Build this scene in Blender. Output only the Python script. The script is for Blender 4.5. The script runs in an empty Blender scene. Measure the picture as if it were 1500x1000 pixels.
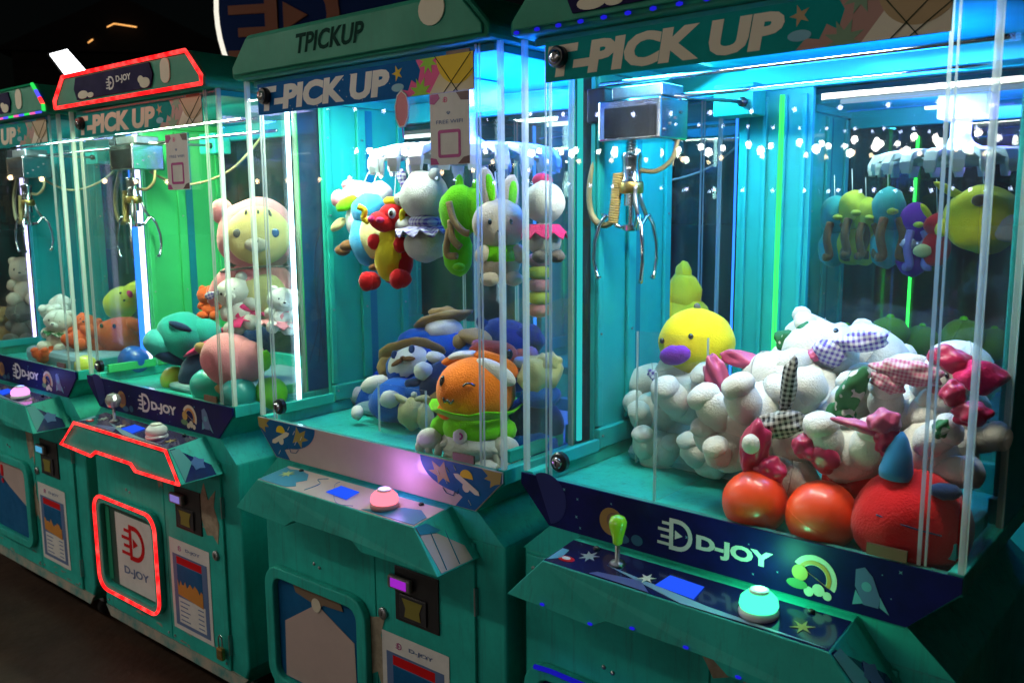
import bpy, bmesh, math, random
import numpy as np
from mathutils import Vector, Matrix, Euler

random.seed(11)
rng = np.random.default_rng(11)
S = bpy.context.scene
COL = S.collection
rad = math.radians

# ------------------------------------------------------------------ camera
K = 0.88                                   # height of the play-field rim above the ground
F_PX = 1294.76                             # focal length for a 1500 px wide frame
PITCH, ROLL, CAM_Z = rad(8.4132), rad(-0.4492), 0.50913 + K
cp, sp, cr, sr = math.cos(PITCH), math.sin(PITCH), math.cos(ROLL), math.sin(ROLL)
FWD = Vector((0, cp, -sp)); _U = Vector((0, sp, cp)); _R = Vector((1, 0, 0))
RIGHT = _R * cr + _U * sr
UP = _U * cr - _R * sr
cam = bpy.data.cameras.new('camera')
cam.sensor_width = 36.0
cam.lens = F_PX / 1500 * 36
cam.clip_start, cam.clip_end = 0.05, 600
cam.dof.use_dof = True
cam.dof.focus_distance = 1.85
cam.dof.aperture_fstop = 7.0
cam_o = bpy.data.objects.new('camera', cam)
COL.objects.link(cam_o)
cam_o.matrix_world = Matrix(((RIGHT.x, UP.x, -FWD.x, 0), (RIGHT.y, UP.y, -FWD.y, 0), (RIGHT.z, UP.z, -FWD.z, CAM_Z), (0, 0, 0, 1)))
S.camera = cam_o

# ------------------------------------------------------------------ night sky and faint moonlight
w = bpy.data.worlds.new('World'); S.world = w; w.use_nodes = True
nt = w.node_tree
sky = nt.nodes.new('ShaderNodeTexSky'); sky.sky_type = 'NISHITA'; sky.sun_disc = False
sky.sun_elevation = rad(6); sky.sun_rotation = rad(210)
nt.links.new(sky.outputs[0], nt.nodes['Background'].inputs[0])
nt.nodes['Background'].inputs[1].default_value = 0.0006
sun = bpy.data.lights.new('moon', 'SUN'); sun.energy = 0.02; sun.angle = rad(0.5); sun.color = (1, .93, .85)
sun_o = bpy.data.objects.new('moon', sun); COL.objects.link(sun_o)
sun_o.rotation_euler = (rad(50), 0, rad(-30))
S.view_settings.view_transform = 'Standard'
S.view_settings.look = 'None'
S.view_settings.exposure = 0.0
S.view_settings.gamma = 1.0
S.cycles.max_bounces = 8
S.cycles.diffuse_bounces = 3
S.cycles.glossy_bounces = 4
S.cycles.transmission_bounces = 4
S.cycles.transparent_max_bounces = 40
S.cycles.sample_clamp_indirect = 4
S.cycles.use_denoising = True
S.cycles.caustics_reflective = False
S.cycles.caustics_refractive = False

# ------------------------------------------------------------------ where the machines stand
MACH = [(0.01923, 1.68858, -40.830), (-0.64060, 2.18745, -38.986), (-1.35791, 2.78792, -39.058)]
_a = rad(-39.058)
MACH.append((-1.35791 - .88 * math.cos(_a), 2.78792 - .88 * math.sin(_a), -39.058))


def to_local(m, v, point=True):
    X, Y, a = MACH[m]; a = rad(a)
    q = v - Vector((X, Y, 0)) if point else v
    return Vector((q.x * math.cos(a) + q.y * math.sin(a), -q.x * math.sin(a) + q.y * math.cos(a), q.z))


def at(m, x, y, d):
    """spot in machine m's own space, d metres behind its front pane; also metres per photo pixel there"""
    ray = FWD + RIGHT * ((x - 750) / F_PX) - UP * ((y - 500) / F_PX)
    o = to_local(m, Vector((0, 0, CAM_Z))); v = to_local(m, ray, False)
    t = (d - o.y) / v.y
    return o + v * t, t / F_PX


def offset(m, u, d):
    X, Y, a = MACH[m]; r = rad(a)
    return (X + u * math.cos(r) - d * math.sin(r), Y + u * math.sin(r) + d * math.cos(r), a)


# ------------------------------------------------------------------ materials
MATS = {}


def mat(name, col, rough=.5, metal=0., var=0., vscale=12., bump=0., bscale=150., sheen=0., coat=0., emit=None, es=0., trans=0., spec=.5, var2=None):
    if name in MATS: return MATS[name]
    m = bpy.data.materials.new(name); m.use_nodes = True
    n, l = m.node_tree.nodes, m.node_tree.links
    b = n['Principled BSDF']
    b.inputs['Base Color'].default_value = (*col, 1)
    b.inputs['Roughness'].default_value = rough
    b.inputs['Metallic'].default_value = metal
    b.inputs['Specular IOR Level'].default_value = spec
    if sheen:
        b.inputs['Sheen Weight'].default_value = sheen * 1.6
        b.inputs['Sheen Roughness'].default_value = .38
        b.inputs['Sheen Tint'].default_value = tuple(min(1, c * .5 + .5) for c in col) + (1,)
    if coat:
        b.inputs['Coat Weight'].default_value = coat; b.inputs['Coat Roughness'].default_value = .08
    if trans:
        b.inputs['Transmission Weight'].default_value = trans
    if emit:
        b.inputs['Emission Color'].default_value = (*emit, 1); b.inputs['Emission Strength'].default_value = es
    if var or bump:
        tc = n.new('ShaderNodeTexCoord')
    if var:
        t = n.new('ShaderNodeTexNoise'); t.inputs['Scale'].default_value = vscale; t.inputs['Detail'].default_value = 6; t.inputs['Roughness'].default_value = .65
        l.new(tc.outputs['Object'], t.inputs['Vector'])
        r = n.new('ShaderNodeValToRGB')
        d = var2 if var2 else tuple(c * (1 - var) for c in col)
        r.color_ramp.elements[0].position = .32; r.color_ramp.elements[0].color = (*d, 1)
        r.color_ramp.elements[1].position = .62; r.color_ramp.elements[1].color = (*col, 1)
        l.new(t.outputs['Fac'], r.inputs['Fac']); l.new(r.outputs['Color'], b.inputs['Base Color'])
        mr = n.new('ShaderNodeMapRange'); mr.inputs['To Min'].default_value = min(1, rough * 1.5); mr.inputs['To Max'].default_value = rough * .85
        l.new(t.outputs['Fac'], mr.inputs['Value']); l.new(mr.outputs['Result'], b.inputs['Roughness'])
    if bump:
        t2 = n.new('ShaderNodeTexNoise'); t2.inputs['Scale'].default_value = bscale; t2.inputs['Detail'].default_value = 4
        l.new(tc.outputs['Object'], t2.inputs['Vector'])
        bp = n.new('ShaderNodeBump'); bp.inputs['Strength'].default_value = bump; bp.inputs['Distance'].default_value = .004
        l.new(t2.outputs['Fac'], bp.inputs['Height']); l.new(bp.outputs['Normal'], b.inputs['Normal'])
    MATS[name] = m
    return m


def emat(name, col, strength):
    if name in MATS: return MATS[name]
    m = bpy.data.materials.new(name); m.use_nodes = True
    n, l = m.node_tree.nodes, m.node_tree.links
    n.remove(n['Principled BSDF'])
    e = n.new('ShaderNodeEmission'); e.inputs[0].default_value = (*col, 1); e.inputs[1].default_value = strength
    l.new(e.outputs[0], n['Material Output'].inputs[0])
    MATS[name] = m
    return m


def led_mat(name, c0, c1, st):
    m = emat(name, c0, st); n, l = m.node_tree.nodes, m.node_tree.links
    e = [q for q in n if q.type == 'EMISSION'][0]
    tc = n.new('ShaderNodeTexCoord'); t = n.new('ShaderNodeTexNoise'); t.inputs['Scale'].default_value = 38
    l.new(tc.outputs['Object'], t.inputs['Vector'])
    r = n.new('ShaderNodeValToRGB'); r.color_ramp.elements[0].position = .42; r.color_ramp.elements[1].position = .64
    r.color_ramp.elements[0].color = (*c0, 1); r.color_ramp.elements[1].color = (*c1, 1)
    l.new(t.outputs['Fac'], r.inputs['Fac']); l.new(r.outputs[0], e.inputs[0])
    return m


def glass_mat(name, tint, haze=.02, refl=1.0):
    m = bpy.data.materials.new(name); m.use_nodes = True
    n, l = m.node_tree.nodes, m.node_tree.links
    n.remove(n['Principled BSDF'])
    tr = n.new('ShaderNodeBsdfTransparent'); tr.inputs[0].default_value = (*tint, 1)
    gl = n.new('ShaderNodeBsdfGlossy'); gl.inputs['Roughness'].default_value = .015
    df = n.new('ShaderNodeBsdfDiffuse'); df.inputs[0].default_value = (.75, .78, .76, 1)
    lw = n.new('ShaderNodeLayerWeight'); lw.inputs['Blend'].default_value = .5
    pw = n.new('ShaderNodeMath'); pw.operation = 'POWER'; pw.inputs[1].default_value = 5
    l.new(lw.outputs['Facing'], pw.inputs[0])
    ma = n.new('ShaderNodeMath'); ma.operation = 'MULTIPLY_ADD'; ma.inputs[1].default_value = .9 * refl; ma.inputs[2].default_value = .035 * refl
    l.new(pw.outputs[0], ma.inputs[0])
    m1 = n.new('ShaderNodeMixShader'); l.new(ma.outputs[0], m1.inputs[0]); l.new(tr.outputs[0], m1.inputs[1]); l.new(gl.outputs[0], m1.inputs[2])
    tc = n.new('ShaderNodeTexCoord'); t = n.new('ShaderNodeTexNoise'); t.inputs['Scale'].default_value = 7; t.inputs['Detail'].default_value = 8
    mp = n.new('ShaderNodeMapping'); mp.inputs['Scale'].default_value = (1.6, 1.6, .45); mp.inputs['Rotation'].default_value = (0, .5, 0)
    l.new(tc.outputs['Object'], mp.inputs['Vector']); l.new(mp.outputs[0], t.inputs['Vector'])
    mr = n.new('ShaderNodeMapRange'); mr.inputs['From Min'].default_value = .48; mr.inputs['From Max'].default_value = .78
    mr.inputs['To Min'].default_value = haze * .4; mr.inputs['To Max'].default_value = haze * 2.2
    l.new(t.outputs['Fac'], mr.inputs['Value'])
    m2 = n.new('ShaderNodeMixShader'); l.new(mr.outputs[0], m2.inputs[0]); l.new(m1.outputs[0], m2.inputs[1]); l.new(df.outputs[0], m2.inputs[2])
    l.new(m2.outputs[0], n['Material Output'].inputs[0])
    MATS[name] = m
    return m


def gingham(name, a, b, scale):
    m = bpy.data.materials.new(name); m.use_nodes = True
    n, l = m.node_tree.nodes, m.node_tree.links
    bs = n['Principled BSDF']; bs.inputs['Roughness'].default_value = .8
    tc = n.new('ShaderNodeTexCoord'); sx = n.new('ShaderNodeSeparateXYZ'); l.new(tc.outputs['Object'], sx.inputs[0])
    outs = []
    for k in ('X', 'Z'):
        mu = n.new('ShaderNodeMath'); mu.operation = 'MULTIPLY'; mu.inputs[1].default_value = scale; l.new(sx.outputs[k], mu.inputs[0])
        fr = n.new('ShaderNodeMath'); fr.operation = 'FRACT'; l.new(mu.outputs[0], fr.inputs[0])
        gt = n.new('ShaderNodeMath'); gt.operation = 'GREATER_THAN'; gt.inputs[1].default_value = .5; l.new(fr.outputs[0], gt.inputs[0])
        outs.append(gt)
    ad = n.new('ShaderNodeMath'); ad.operation = 'ADD'; l.new(outs[0].outputs[0], ad.inputs[0]); l.new(outs[1].outputs[0], ad.inputs[1])
    hf = n.new('ShaderNodeMath'); hf.operation = 'MULTIPLY'; hf.inputs[1].default_value = .5; l.new(ad.outputs[0], hf.inputs[0])
    mx = n.new('ShaderNodeMix'); mx.data_type = 'RGBA'
    mx.inputs['A'].default_value = (*a, 1); mx.inputs['B'].default_value = (*b, 1)
    l.new(hf.outputs[0], mx.inputs['Factor']); l.new(mx.outputs['Result'], bs.inputs['Base Color'])
    MATS[name] = m
    return m


def spotted(name, a, b, scale, thr=.58):
    m = bpy.data.materials.new(name); m.use_nodes = True
    n, l = m.node_tree.nodes, m.node_tree.links
    bs = n['Principled BSDF']; bs.inputs['Roughness'].default_value = .75
    tc = n.new('ShaderNodeTexCoord'); t = n.new('ShaderNodeTexNoise'); t.inputs['Scale'].default_value = scale; t.inputs['Detail'].default_value = 1
    l.new(tc.outputs['Object'], t.inputs['Vector'])
    r = n.new('ShaderNodeValToRGB'); r.color_ramp.interpolation = 'CONSTANT'
    r.color_ramp.elements[0].color = (*a, 1); r.color_ramp.elements[1].position = thr; r.color_ramp.elements[1].color = (*b, 1)
    l.new(t.outputs['Fac'], r.inputs['Fac']); l.new(r.outputs[0], bs.inputs['Base Color'])
    MATS[name] = m
    return m


def glow_edge(name, col):
    m = bpy.data.materials.new(name); m.use_nodes = True
    n, l = m.node_tree.nodes, m.node_tree.links
    b = n['Principled BSDF']; b.inputs['Base Color'].default_value = (*col, 1); b.inputs['Roughness'].default_value = .2
    t = n.new('ShaderNodeBsdfTranslucent'); t.inputs[0].default_value = (*col, 1)
    tp = n.new('ShaderNodeBsdfTransparent'); tp.inputs[0].default_value = (.9, .97, .94, 1)
    a = n.new('ShaderNodeMixShader'); a.inputs[0].default_value = .5; l.new(b.outputs[0], a.inputs[1]); l.new(t.outputs[0], a.inputs[2])
    c = n.new('ShaderNodeMixShader'); c.inputs[0].default_value = .5; l.new(a.outputs[0], c.inputs[1]); l.new(tp.outputs[0], c.inputs[2])
    l.new(c.outputs[0], n['Material Output'].inputs[0])
    MATS[name] = m
    return m


TEAL = mat('mint_teal_paint', (.022, .50, .41), .42, var=.38, vscale=5, bump=.05, bscale=60, spec=.3)
def weather(m, streak):
    n, l = m.node_tree.nodes, m.node_tree.links
    b = n['Principled BSDF']; src = b.inputs['Base Color'].links[0].from_socket
    tc = n.new('ShaderNodeTexCoord'); mp = n.new('ShaderNodeMapping'); mp.inputs['Scale'].default_value = (55, 55, 4)
    t = n.new('ShaderNodeTexNoise'); t.inputs['Scale'].default_value = 1.0; t.inputs['Detail'].default_value = 7; t.inputs['Roughness'].default_value = .75
    l.new(tc.outputs['Object'], mp.inputs['Vector']); l.new(mp.outputs[0], t.inputs['Vector'])
    r = n.new('ShaderNodeMapRange'); r.inputs['From Min'].default_value = .52; r.inputs['From Max'].default_value = .72; r.inputs['To Max'].default_value = streak
    l.new(t.outputs['Fac'], r.inputs['Value'])
    x = n.new('ShaderNodeMix'); x.data_type = 'RGBA'; x.inputs['B'].default_value = (.03, .10, .08, 1)
    l.new(r.outputs[0], x.inputs['Factor']); l.new(src, x.inputs['A'])
    t2 = n.new('ShaderNodeTexNoise'); t2.inputs['Scale'].default_value = 38; t2.inputs['Detail'].default_value = 9; t2.inputs['Roughness'].default_value = .8
    l.new(tc.outputs['Object'], t2.inputs['Vector'])
    r2 = n.new('ShaderNodeMapRange'); r2.inputs['From Min'].default_value = .64; r2.inputs['From Max'].default_value = .70; r2.inputs['To Max'].default_value = .55
    l.new(t2.outputs['Fac'], r2.inputs['Value'])
    y = n.new('ShaderNodeMix'); y.data_type = 'RGBA'; y.inputs['B'].default_value = (.10, .40, .33, 1)
    l.new(r2.outputs[0], y.inputs['Factor']); l.new(x.outputs['Result'], y.inputs['A']); l.new(y.outputs['Result'], b.inputs['Base Color'])


weather(TEAL, .55)
WALL = mat('teal_wall_paint', (.012, .38, .38), .4, var=.15, vscale=6, spec=.3)
WALL_G = mat('green_lit_wall_tint', (.05, .52, .17), .4, var=.15, vscale=6, spec=.3)  # green of the interior light put into the wall colour
WALL_M = mat('mint_wall_paint', (.012, .40, .28), .4, var=.15, vscale=6, spec=.3)
GROOVE = mat('dark_wall_groove', (.005, .20, .26), .5, spec=.2)
ROOFP = mat('roof_green_paint', (.012, .25, .15), .5, spec=.25, var=.2, vscale=8, bump=.04, bscale=50)
weather(ROOFP, .35)
GLASS = glass_mat('window_glass', (.965, .99, .98), .010)
CLEAR = glass_mat('clear_acrylic', (.96, .985, .98), .02, .8)
EDGE = glow_edge('acrylic_edge', (.86, .90, .84))
CHROME = mat('chrome', (.72, .73, .74), .13, 1., var=.25, vscale=18)
STEEL = mat('brushed_steel', (.45, .46, .47), .3, 1., var=.3, vscale=30)
BLACK = mat('black_plastic', (.012, .012, .014), .35, coat=.3)
BRASS = mat('worn_brass', (.55, .38, .12), .3, 1., var=.4, vscale=60)
NAVY = mat('navy_print', (.003, .006, .06), .4, spec=.2, var=.5, vscale=10, var2=(.006, .008, .12))
PINKW = mat('pale_pink_print', (.52, .40, .36), .32, coat=.4, var=.12, vscale=7)
BLUEP = mat('blue_print', (.004, .11, .28), .4, spec=.2, var=.2, vscale=20)
WHITEP = mat('white_print', (.74, .72, .68), .5, var=.12, vscale=15, spec=.2)
BEIGEP = mat('beige_print', (.66, .60, .46), .6, spec=.15)
YELP = mat('yellow_print', (.75, .50, .02), .55, spec=.15)
ORANP = mat('orange_print', (.62, .25, .04), .45)
PINKP = mat('pink_print', (.78, .10, .28), .55, spec=.15)
GREENP = mat('green_print', (.30, .60, .04), .55, spec=.15)
REDP = mat('red_print', (.60, .008, .012), .55, spec=.15)
SKYP = mat('sky_blue_print', (.12, .36, .46), .45)
GREYBLUE = mat('grey_blue_print', (.10, .17, .34), .4)
MAGENTA = mat('magenta_print', (.42, .02, .22), .45)
BANNER_T = mat('teal_banner_print', (.002, .27, .25), .6, var=.15, spec=.08)
BANNER_B = mat('blue_banner_print', (.003, .11, .34), .6, var=.15, spec=.08)
DARKG = mat('dark_green_letter', (.002, .035, .025), .7, spec=.05)
TAPE = mat('torn_tape', (.38, .32, .22), .7, var=.4, vscale=40)
SEAM = mat('dark_gap', (.004, .012, .011), .7)
RUST = mat('scuffed_skirt', (.42, .36, .28), .7, var=.6, vscale=14, var2=(.05, .26, .24))
RUBBER = mat('rubber', (.02, .018, .016), .8)
CABLE = mat('beige_cable', (.36, .31, .16), .4, var=.3, vscale=40)
COILM = mat('yellowed_coil', (.48, .36, .12), .45, var=.35, vscale=60)
WHITEPL = mat('white_plastic', (.72, .72, .74), .35, coat=.3)
CLIP = mat('frosted_clip', (.70, .76, .68), .35, coat=.4)
LED_W = emat('white_led', (.50, .80, 1.0), 6.5)
LED_C = emat('cyan_led', (.03, .75, .75), .8)
LED_V = emat('violet_led', (.62, .55, 1.0), 4.5)
LED_G = emat('green_led', (.04, 1.0, .10), 2.6)
LED_B = emat('blue_led', (.03, .22, 1.0), 2.2)
LED_R = led_mat('red_led', (.85, .006, .008), (1.0, .045, .04), 2.4)
DOT_B = emat('blue_led_dot', (.02, .02, 1.0), .6)
TUBE = emat('white_tube', (.93, .98, 1.0), 3.0)


# ------------------------------------------------------------------ mesh helpers
_ico = {}


def ico(sub):
    if sub not in _ico:
        bm = bmesh.new(); bmesh.ops.create_icosphere(bm, subdivisions=sub, radius=1)
        bm.verts.ensure_lookup_table()
        _ico[sub] = (np.array([v.co[:] for v in bm.verts]), [tuple(v.index for v in f.verts) for f in bm.faces])
        bm.free()
    return _ico[sub]


def tag(o, label=None, cat=None, group=None, kind=None):
    if label: o['label'] = label
    if cat: o['category'] = cat
    if group: o['group'] = group
    if kind: o['kind'] = kind
    return o


def empty(name, loc, rz=0., parent=None):
    o = bpy.data.objects.new(name, None); o.empty_display_size = .05
    COL.objects.link(o); o.location = loc; o.rotation_euler = (0, 0, rz); o.parent = parent
    return o


def fur_mat(m):
    name = m.name + '_pile'
    if name in MATS: return MATS[name]
    f = bpy.data.materials.new(name); f.use_nodes = True
    n, l = f.node_tree.nodes, f.node_tree.links
    c = m.node_tree.nodes['Principled BSDF'].inputs['Base Color'].default_value[:3]
    c = tuple(min(.95, v * 1.5) for v in c)
    n.remove(n['Principled BSDF'])
    d = n.new('ShaderNodeBsdfDiffuse'); d.inputs[0].default_value = (*c, 1)
    t = n.new('ShaderNodeBsdfTranslucent'); t.inputs[0].default_value = (*c, 1)
    x = n.new('ShaderNodeMixShader'); x.inputs[0].default_value = .5
    l.new(d.outputs[0], x.inputs[1]); l.new(t.outputs[0], x.inputs[2]); l.new(x.outputs[0], n['Material Output'].inputs[0])
    MATS[name] = f
    return f


class MB:
    def __init__(s): s.v, s.f, s.hair = [], [], []

    def add(s, V, Fc):
        n = len(s.v); s.v += [tuple(p) for p in V]; s.f += [tuple(i + n for i in f) for f in Fc]; return s

    def box(s, x0, x1, y0, y1, z0, z1):
        V = [(x, y, z) for z in (z0, z1) for y in (y0, y1) for x in (x0, x1)]
        return s.add(V, [(0, 2, 3, 1), (4, 5, 7, 6), (0, 1, 5, 4), (2, 6, 7, 3), (0, 4, 6, 2), (1, 3, 7, 5)])

    def loft(s, A, B):
        n = len(A)
        return s.add(list(A) + list(B), [tuple(range(n))[::-1], tuple(range(n, 2 * n))] + [(i, (i + 1) % n, n + (i + 1) % n, n + i) for i in range(n)])

    def prism(s, poly, y0, y1):          # poly of (x, z), pushed along y
        return s.loft([(x, y1, z) for x, z in poly], [(x, y0, z) for x, z in poly])

    def ring(s, outer, inner, y0, y1):   # closed band between two (x, z) outlines
        n = len(outer)
        V = [(x, y0, z) for x, z in outer] + [(x, y0, z) for x, z in inner] + [(x, y1, z) for x, z in outer] + [(x, y1, z) for x, z in inner]
        Fc = []
        for i in range(n):
            j = (i + 1) % n
            Fc += [(i, j, n + j, n + i), (2 * n + i, 3 * n + i, 3 * n + j, 2 * n + j), (i, 2 * n + i, 2 * n + j, j), (n + i, n + j, 3 * n + j, 3 * n + i)]
        return s.add(V, Fc)

    def tube(s, pts, r, n=8, closed=False):
        P = [Vector(p) for p in pts]; m = len(P); V = []; up = None
        for i in range(m):
            a = P[(i - 1) % m] if (closed or i) else P[0]; b = P[(i + 1) % m] if (closed or i < m - 1) else P[-1]
            t = (b - a).normalized()
            if up is None:
                up = t.orthogonal().normalized()
            up = (up - t * up.dot(t)).normalized() if (up - t * up.dot(t)).length > 1e-6 else t.orthogonal().normalized()
            q = t.cross(up); rr = r[i] if isinstance(r, (list, tuple)) else r
            V += [P[i] + (up * math.cos(2 * math.pi * k / n) + q * math.sin(2 * math.pi * k / n)) * rr for k in range(n)]
        Fc = []
        for i in range(m if closed else m - 1):
            j = (i + 1) % m
            Fc += [(i * n + k, i * n + (k + 1) % n, j * n + (k + 1) % n, j * n + k) for k in range(n)]
        if not closed:
            Fc += [tuple(range(n))[::-1], tuple(range((m - 1) * n, m * n))]
        return s.add(V, Fc)

    def lathe(s, prof, c=(0, 0, 0), axis='z', n=20):
        V = []
        for r, h in prof:
            for k in range(n):
                a = 2 * math.pi * k / n; x, y = r * math.cos(a), r * math.sin(a)
                V.append((c[0] + x, c[1] + y, c[2] + h) if axis == 'z' else (c[0] + x, c[1] - h, c[2] + y) if axis == 'y' else (c[0] + h, c[1] + x, c[2] + y))
        m = len(prof)
        Fc = [(i * n + k, i * n + (k + 1) % n, (i + 1) * n + (k + 1) % n, (i + 1) * n + k) for i in range(m - 1) for k in range(n)]
        Fc += [tuple(range(n))[::-1], tuple(range((m - 1) * n, m * n))]
        return s.add(V, Fc)

    def ell(s, c, r, rot=(0, 0, 0), sub=3, lump=.03, fur=0, flen=.006):
        V, Fc = ico(sub)
        ph = rng.uniform(0, 6.28, 6); fq = rng.uniform(1.5, 3.6, 6)
        d = 1 + lump * (np.sin(fq[0] * V[:, 0] * 2 + ph[0]) * np.sin(fq[1] * V[:, 1] * 2 + ph[1]) + np.sin(fq[2] * V[:, 2] * 2 + ph[2]) * np.sin(fq[3] * V[:, 0] * 2 + ph[3]))
        d += lump * .35 * np.sin(fq[4] * 4 * V[:, 0] + ph[4]) * np.sin(fq[5] * 4 * V[:, 2] + ph[5]) * np.sin(fq[0] * 4 * V[:, 1] + ph[1])
        M = np.array(Euler([rad(a) for a in rot]).to_matrix())
        r = np.array(r if hasattr(r, '__len__') else (r, r, r), float)
        s.add((V * d[:, None] * r) @ M.T + np.array(c), Fc)
        if fur:
            D = rng.normal(size=(fur, 3)); D /= np.linalg.norm(D, axis=1)[:, None]
            N = D / r; N /= np.linalg.norm(N, axis=1)[:, None]
            N = N + rng.normal(size=(fur, 3)) * .3; N /= np.linalg.norm(N, axis=1)[:, None]
            L = flen * rng.uniform(.45, 1.25, fur)[:, None]
            g_ = np.array([0, 0, -.35])
            B = D * r * .985
            Q = np.stack([B, B + N * L * .55, B + (N + g_) * L], 1).reshape(-1, 3) @ M.T + np.array(c)
            s.hair.append(Q)
        return s

    def build(s, name, m, parent=None, smooth=False, bevel=0., label=None):
        me = bpy.data.meshes.new(name); me.from_pydata([tuple(float(c) for c in p) for p in s.v], [], s.f)
        me.materials.append(m)
        bm = bmesh.new(); bm.from_mesh(me); bmesh.ops.recalc_face_normals(bm, faces=bm.faces); bm.to_mesh(me); bm.free()
        if smooth: me.polygons.foreach_set('use_smooth', [True] * len(me.polygons))
        o = bpy.data.objects.new(name, me); COL.objects.link(o); o.parent = parent
        if bevel:
            b = o.modifiers.new('bevel', 'BEVEL'); b.width = bevel; b.segments = 2; b.limit_method = 'ANGLE'; b.angle_limit = rad(40)
        if label: o['label'] = label
        if s.hair:
            Q = np.concatenate(s.hair); n = len(Q) // 3
            hc = bpy.data.hair_curves.new('fur'); hc.add_curves([3] * n)
            hc.position_data.foreach_set('vector', Q.astype(np.float32).ravel())
            ra = hc.attributes.get('radius') or hc.attributes.new('radius', 'FLOAT', 'POINT')
            ra.data.foreach_set('value', np.tile(np.array([.0007, .0006, .0002], np.float32), n))
            hc.materials.append(fur_mat(m))
            h = bpy.data.objects.new('fur', hc); COL.objects.link(h); h.parent = o; h['kind'] = 'stuff'
        return o


def bx(name, m, parent, x0, x1, y0, y1, z0, z1, bevel=0.):
    return MB().box(x0, x1, y0, y1, z0, z1).build(name, m, parent, bevel=bevel)


def rrect(u0, u1, z0, z1, r, n=6):
    P = []
    for cx, cz, a0 in ((u1 - r, z1 - r, 0), (u0 + r, z1 - r, 90), (u0 + r, z0 + r, 180), (u1 - r, z0 + r, 270)):
        for k in range(n + 1):
            a = rad(a0 + 90 * k / n); P.append((cx + r * math.cos(a), cz + r * math.sin(a)))
    return P


def disc(cx, cz, r, n=24, a0=0, a1=360, rz=None):
    rz = rz or r
    return [(cx + r * math.cos(rad(a0 + (a1 - a0) * k / n)), cz + rz * math.sin(rad(a0 + (a1 - a0) * k / n))) for k in range(n if a1 - a0 == 360 else n + 1)]


def burst(cx, cz, r0, r1, n, ph=0):
    return [(cx + (r1 if k % 2 else r0) * math.cos(math.pi * k / n + ph), cz + (r1 if k % 2 else r0) * math.sin(math.pi * k / n + ph)) for k in range(2 * n)]


_txt = {}


def text_geo(s, bold, shear):
    key = (s, bold, shear)
    if key not in _txt:
        cu = bpy.data.curves.new('lettering', 'FONT'); cu.body = s; cu.offset = bold; cu.shear = shear; cu.resolution_u = 3
        o = bpy.data.objects.new('lettering', cu); COL.objects.link(o)
        dg = bpy.context.evaluated_depsgraph_get()
        me = bpy.data.meshes.new_from_object(o.evaluated_get(dg))
        V = np.array([v.co[:] for v in me.vertices]); Fc = [tuple(p.vertices) for p in me.polygons]
        bpy.data.objects.remove(o); bpy.data.meshes.remove(me)
        V[:, 0] -= V[:, 0].min(); V[:, 1] -= V[:, 1].min(); V[:, 0] /= V[:, 0].max(); V[:, 1] /= V[:, 1].max()
        _txt[key] = (V, Fc)
    return _txt[key]


def text(s, u0, u1, z0, z1, y, m, parent, bold=.02, shear=0., name='lettering', frame=None):
    V, Fc = text_geo(s, bold, shear)
    mb = MB()
    P = [(u0 + v[0] * (u1 - u0), y, z0 + v[1] * (z1 - z0)) for v in V]
    if frame: P = [frame(p) for p in P]
    mb.add(P, Fc)
    me = bpy.data.meshes.new(name); me.from_pydata([tuple(map(float, p)) for p in mb.v], [], mb.f); me.materials.append(m)
    o = bpy.data.objects.new(name, me); COL.objects.link(o); o.parent = parent
    return o


def logo(u0, z0, h, y, m, parent, th=.0008, name='logo', lean=0.):
    """winged letter D round a play arrow, with speed bars on its left"""
    mb = MB(); r = h / 2; cx = u0 + h * .62; cz = z0 + r
    def dpath(k):
        P = [(cx - r * .55, cz - r + k), (cx - r * .55 + k * 0, cz + r - k)]
        P = [(cx - r * .5 + k, cz - r + k), (cx - r * .5 + k, cz + r - k)]
        return P[::-1][:0] + [(cx - r * .5 + k, cz - r + k)] + disc(cx + r * .1, cz, r - k, 12, -90, 90) + [(cx - r * .5 + k, cz + r - k)]
    o_, i_ = dpath(0), dpath(r * .27)
    mb.ring(o_, i_, y, y + th)
    mb.prism([(cx - r * .1, cz - r * .28), (cx + r * .42, cz), (cx - r * .1, cz + r * .28)], y, y + th)
    for k in range(4):
        zz = z0 + h * (.10 + .22 * k); L = h * (.42, .30, .40, .26)[k]
        mb.box(cx - r * .5 - L, cx - r * .5 + .001, y, y + th, zz, zz + h * .09)
    return mb.build(name, m, parent)


# ------------------------------------------------------------------ the claw machine
def rounded_path(pts, y):
    return [(u, y, z) for u, z in pts]


CON_FRONT = [(.14, -.112), (.66, -.112), (.735, -.192), (.512, -.196), (.487, -.178), (.287, -.178), (.255, -.197), (.065, -.192)]
ROOF_POLY = [(0, .82), (.8, .82), (.8, .845), (.735, .915), (.065, .915), (0, .845)]
MARQUEE = [(0, 0), (.8, 0), (.8, -.022), (.73, -.093), (.07, -.093), (0, -.022)]


def top_z(d): return -.098 + (-.014) * (-d / .113)


def lift(poly): return [(u, z + K) for u, z in poly]


def area_lamp(name, parent, loc, sx, sy, power, col, rot=(0, 0, 0)):
    L = bpy.data.lights.new(name, 'AREA'); L.shape = 'RECTANGLE'; L.size = sx; L.size_y = sy; L.energy = power; L.color = col
    o = bpy.data.objects.new(name, L); COL.objects.link(o); o.parent = parent; o.location = loc; o.rotation_euler = [rad(a) for a in rot]
    return o


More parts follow.
